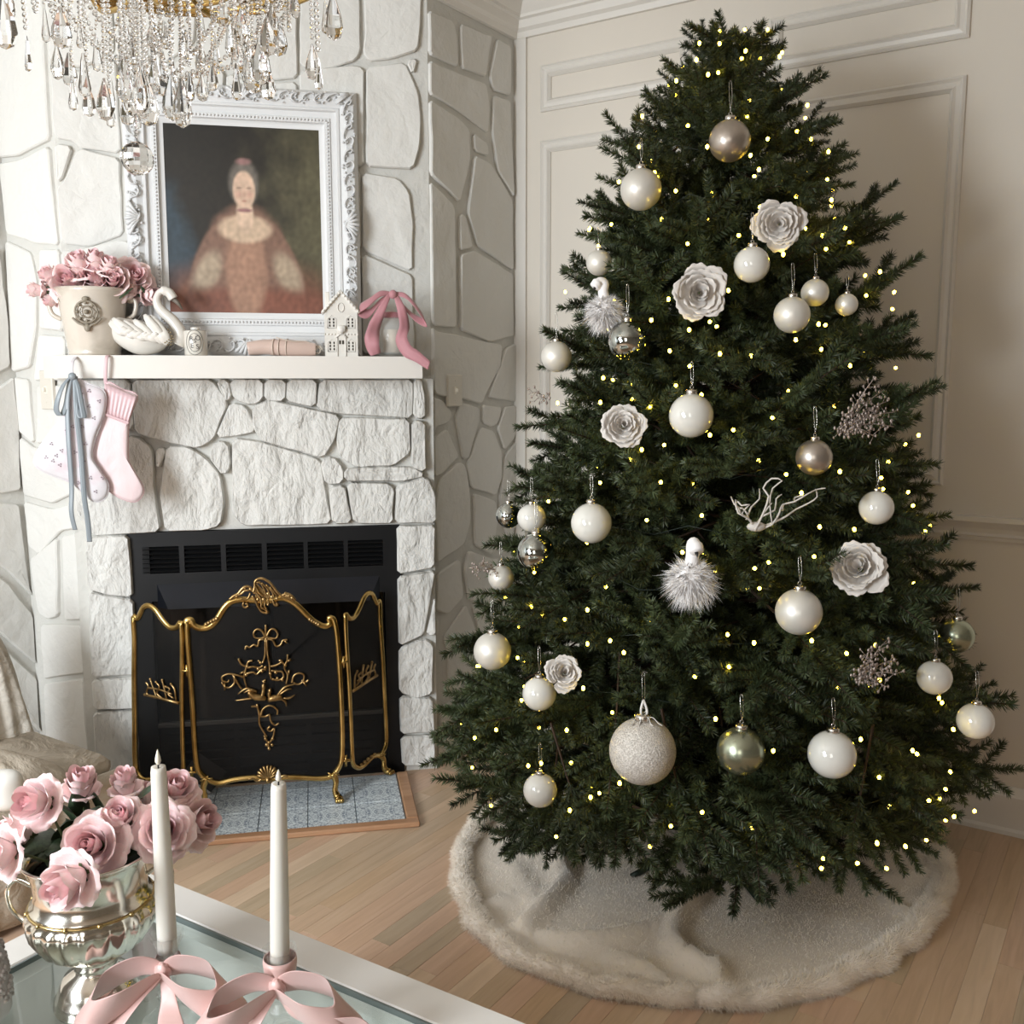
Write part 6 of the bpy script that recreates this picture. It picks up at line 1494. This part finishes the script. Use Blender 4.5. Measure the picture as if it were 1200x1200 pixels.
def cushion(name, px, py, d, w, h, th, mat, label, rot=0, seed=1, fold=.02):
    p = at_depth(px, py, d); o = empty(name, TRS(p, Matrix.Rotation(rot, 4, 'Y')), label, 'cushion')
    def fn(u, v):
        a = 2 * pi * u; b = pi * (v - .5); e = .55
        x = w * (abs(cos(a)) ** e) * (1 if cos(a) > 0 else -1) * cos(b) ** .6; z = h * (abs(sin(a)) ** e) * (1 if sin(a) > 0 else -1) * cos(b) ** .6
        y = th * sin(b) * (1 - .25 * (abs(x) / w) ** 3); n_ = noise.noise(Vector((x * 9 + seed, y * 9, z * 9))) * fold + abs(noise.noise(Vector((x * 5 + z * 9, z * 3, seed)))) * fold
        return Vector((x, y - n_, z + n_ * .6))
    G().grid(fn, 48, 24, True).build('cover', mat, o); return o
cushion('throw_pillow', 22, 914, 2.62, .125, .060, .07, LINEN, 'crumpled oat linen cushion at the lower left, behind the roses', radians(16), 3, .035)
cushion('white_pillow', 0, 926, 2.42, .06, .05, .04, WLN, 'plain white pillow at the left edge, in front of the linen cushion', 0, 5, .01)
# pale cloth heaped beside the chimney
CURT = P('cream_cotton', '#d6cfc4', .8, bump=((5, 5, 9), .7, .05))
p_ = at_depth(-34, 842, 3.0); dc = empty('draped_cloth', TRS((p_.x, p_.y, 0)), 'cream cloth heaped in soft folds at the left edge below the stone wall', 'cloth')
def hp(u, v):
    a = 2 * pi * u; z = .78 * v; r = (.30 - .17 * v) * (1 - v ** 8) + .018 * sin(a * 7 + v * 3) + .012 * sin(a * 13)
    return Vector((r * cos(a) * .75, r * sin(a) * .6, z))
G().grid(hp, 90, 26, True).build('folds', CURT, dc)

# ------------------------------------------------------------------ crystal chandelier
cc = at_depth(161, 186, 1.52); CC = Vector((cc.x + .02, cc.y + .10, 0))
chn = empty('chandelier', (CC.x, CC.y, cc.z), 'gilt chandelier with many crystal drops hanging over the coffee table', 'chandelier')
GILT = P('gilt_metal', '#c2a468', .25, 1); z0c = cc.z
cr = random.Random(14)
def drop_mesh(kind):
    g = G(); n = 6 if kind else 8
    if kind == 0: prof = [(0, 0), (.35, .08), (.5, .30), (.42, .55), (.18, .85), (.08, 1.0), (0, 1.02)]
    elif kind == 1: prof = [(0, 0), (.25, .06), (.30, .22), (.20, .5), (.12, .85), (.05, 1), (0, 1.0)]
    else: prof = [(0, 0), (.30, .05), (.48, .22), (.5, .5), (.48, .78), (.30, .95), (0, 1.0)]
    g.lathe([(r * (.36 if kind < 2 else 1.0), z) for r, z in prof], n); g.V = [(x, y * (.55 if kind < 2 else 1), z) for x, y, z in g.V]
    return g.mesh('crystal_drop', GLASS, False)
DM = [drop_mesh(k) for k in range(3)]
BALLM = G().ball((0, 0, 0), .5, 12, 9).mesh('crystal_ball', GLASS, False)
BEADM = G().ball((0, 0, 0), .5, 6, 4, (1, .6, 1)).mesh('bead', GLASS, False)
inv = MW[chn.name].inverted()
drops = [ # px x, y top, y bottom, kind, depth offset
 (31,42,82,1,-.10),(70,8,55,0,-.12),(66,52,92,0,-.05),(80,62,100,0,.05),(84,88,128,1,0),(97,62,112,1,-.08),(103,100,136,0,.05),(122,92,140,0,-.14),(128,105,148,1,.08),(144,70,118,0,-.16),(152,85,134,0,-.1),(163,78,132,0,-.2),(171,90,146,0,-.12),(148,110,146,0,.02),(160,118,150,1,.05),
 (200,88,140,0,-.12),(212,92,148,0,-.18),(222,84,118,0,.04),(236,88,118,0,-.05),(248,74,106,0,.06),(276,74,116,1,-.1),(288,50,96,1,0),(296,62,108,0,.06),(304,44,98,0,-.08),(313,80,116,0,.03),(308,66,104,1,.1),(366,52,92,0,-.04),(373,68,104,1,-.12),(390,-8,45,0,-.1),(381,0,38,1,.05),(12,-8,20,0,.02),(3,-5,55,0,-.1),(262,0,30,0,.1),(345,-10,20,0,-.05),(268,20,62,1,.12),(232,40,80,1,.14),(190,60,112,1,.14),(112,40,82,1,.15),(180,50,95,1,.1),(325,20,64,0,.12),(52,10,48,1,.12),(282,10,52,0,-.14),(318,4,44,0,-.1)]
for i in range(30):
    x = cr.choice([cr.gauss(160, 16), cr.uniform(60, 330), cr.uniform(90, 320)]); y = cr.uniform(20, 92) * (1 if 120 < x < 200 else .72); hh_ = cr.uniform(26, 44); drops.append((x, y, y + hh_, cr.randrange(2), cr.uniform(-.2, .2)))
chain = []
for (x, yt, yb, k, dd) in drops:
    d = 1.52 + dd; a = at_depth(x, yt, d); h = (yb - yt) * d / FPX; w = h * cr.uniform(1.0, 1.35)
    M = inv @ Matrix.Translation((a.x, a.y, a.z - h)) @ Matrix.Rotation(cr.uniform(-.6, .6), 4, 'Z') @ Matrix.Diagonal((w * 1.15, w * 1.15, h, 1)); inst('crystal_drop', DM[k], chn, M)
    chain.append((a, d))
b = at_depth(161, 186, 1.52); inst('crystal_ball', BALLM, chn, inv @ Matrix.Translation(b) @ Matrix.Scale(38 * 1.52 / FPX, 4)); chain.append((b + Vector((0, 0, .024)), 1.52))
# bead strings going up from every drop to the rings
def beadstring(pts, size, name='bead_chain'):
    g = G(); P_ = smoothpath(pts, 6); acc = 0; last = P_[0]; 
    for a, c_ in zip(P_, P_[1:]):
        L = (c_ - a).length; s = 0
        while acc + L - s >= size * 1.08 and L > 0:
            s += size * 1.08 - acc; acc = 0
            if s > L: break
            q = a.lerp(c_, min(1, s / L)); g.ball(q, size * .5, 6, 4, (1, .7, 1), f=None)
        acc += max(0, L - s)
    if g.V: g.build(name, GLASS, chn, False, world=True, fix=False)
ringz = z0c + .30
rings = [(.11, z0c + .30), (.20, z0c + .32), (.27, z0c + .34)]
for i, (a, d) in enumerate(chain):
    q = Vector((a.x - CC.x, a.y - CC.y, 0)); rad = q.length; top = Vector((a.x, a.y, max(a.z + .04, z0c + .265 + .28 * rad)))
    beadstring([a + Vector((0, 0, .003)), a.lerp(top, .5) + Vector((cr.uniform(-.004, .004), 0, 0)), top], .0062 if i % 3 else .008)
# swags between the tiers
for j in range(14):
    a = j * 2 * pi / 14; b_ = (j + 1) * 2 * pi / 14
    p = CC + Vector((.20 * cos(a), .20 * sin(a), z0c + .32)); q = CC + Vector((.20 * cos(b_), .20 * sin(b_), z0c + .32)); beadstring([p, (p + q) / 2 - Vector((0, 0, .085)), q], .008)
for j in range(9):
    a = j * 2 * pi / 9; p = CC + Vector((.22 * cos(a), .22 * sin(a), z0c + .30)); q = CC + Vector((.02 * cos(a), .02 * sin(a), z0c + .15)); beadstring([p, (p + q) / 2 - Vector((0, 0, .03)), q], .009)
for (r_, z_) in rings:
    g = G().tube([CC + Vector((r_ * cos(a), r_ * sin(a), z_)) for a in [i * pi / 24 for i in range(48)]], .005, 8, closed=True, flat=1.2)
    for i in range(24): a = i * pi / 12; g.ball(CC + Vector((r_ * cos(a), r_ * sin(a), z_)), .006, 6, 4)
    g.build('gilt_ring', GILT, chn, world=True)
g = G().lathe([(.0, z0c + .255), (.014, z0c + .26), (.024, z0c + .27), (.012, z0c + .28), (.05, z0c + .30), (.02, z0c + .34), (.012, z0c + .40), (.03, z0c + .46), (.012, z0c + .52), (.012, CEILZ - .03), (.06, CEILZ - .02), (.06, CEILZ)], 20, M=Matrix.Translation((CC.x, CC.y, 0))); g.build('stem', GILT, chn, world=True)
for i in range(6):
    a = i * pi / 3 + .3; e = Vector((cos(a), sin(a), 0)); g = G()
    g.tube([CC + Vector((0, 0, z0c + .32)) + e * .02, CC + Vector((0, 0, z0c + .295)) + e * .12, CC + Vector((0, 0, z0c + .305)) + e * .22, CC + Vector((0, 0, z0c + .36)) + e * .27], .006, 8, k=6)
    g.lathe([(.005, 0), (.03, .006), (.034, .014), (.01, .016)], 16, M=Matrix.Translation(CC + e * .27 + Vector((0, 0, z0c + .36)))); arm = g.build('arm', GILT, chn, world=True)
    G().lathe([(.010, 0), (.010, .09), (0, .09)], 12, M=Matrix.Translation(CC + e * .27 + Vector((0, 0, z0c + .375)))).build('candle_sleeve', WAX, arm, world=True)
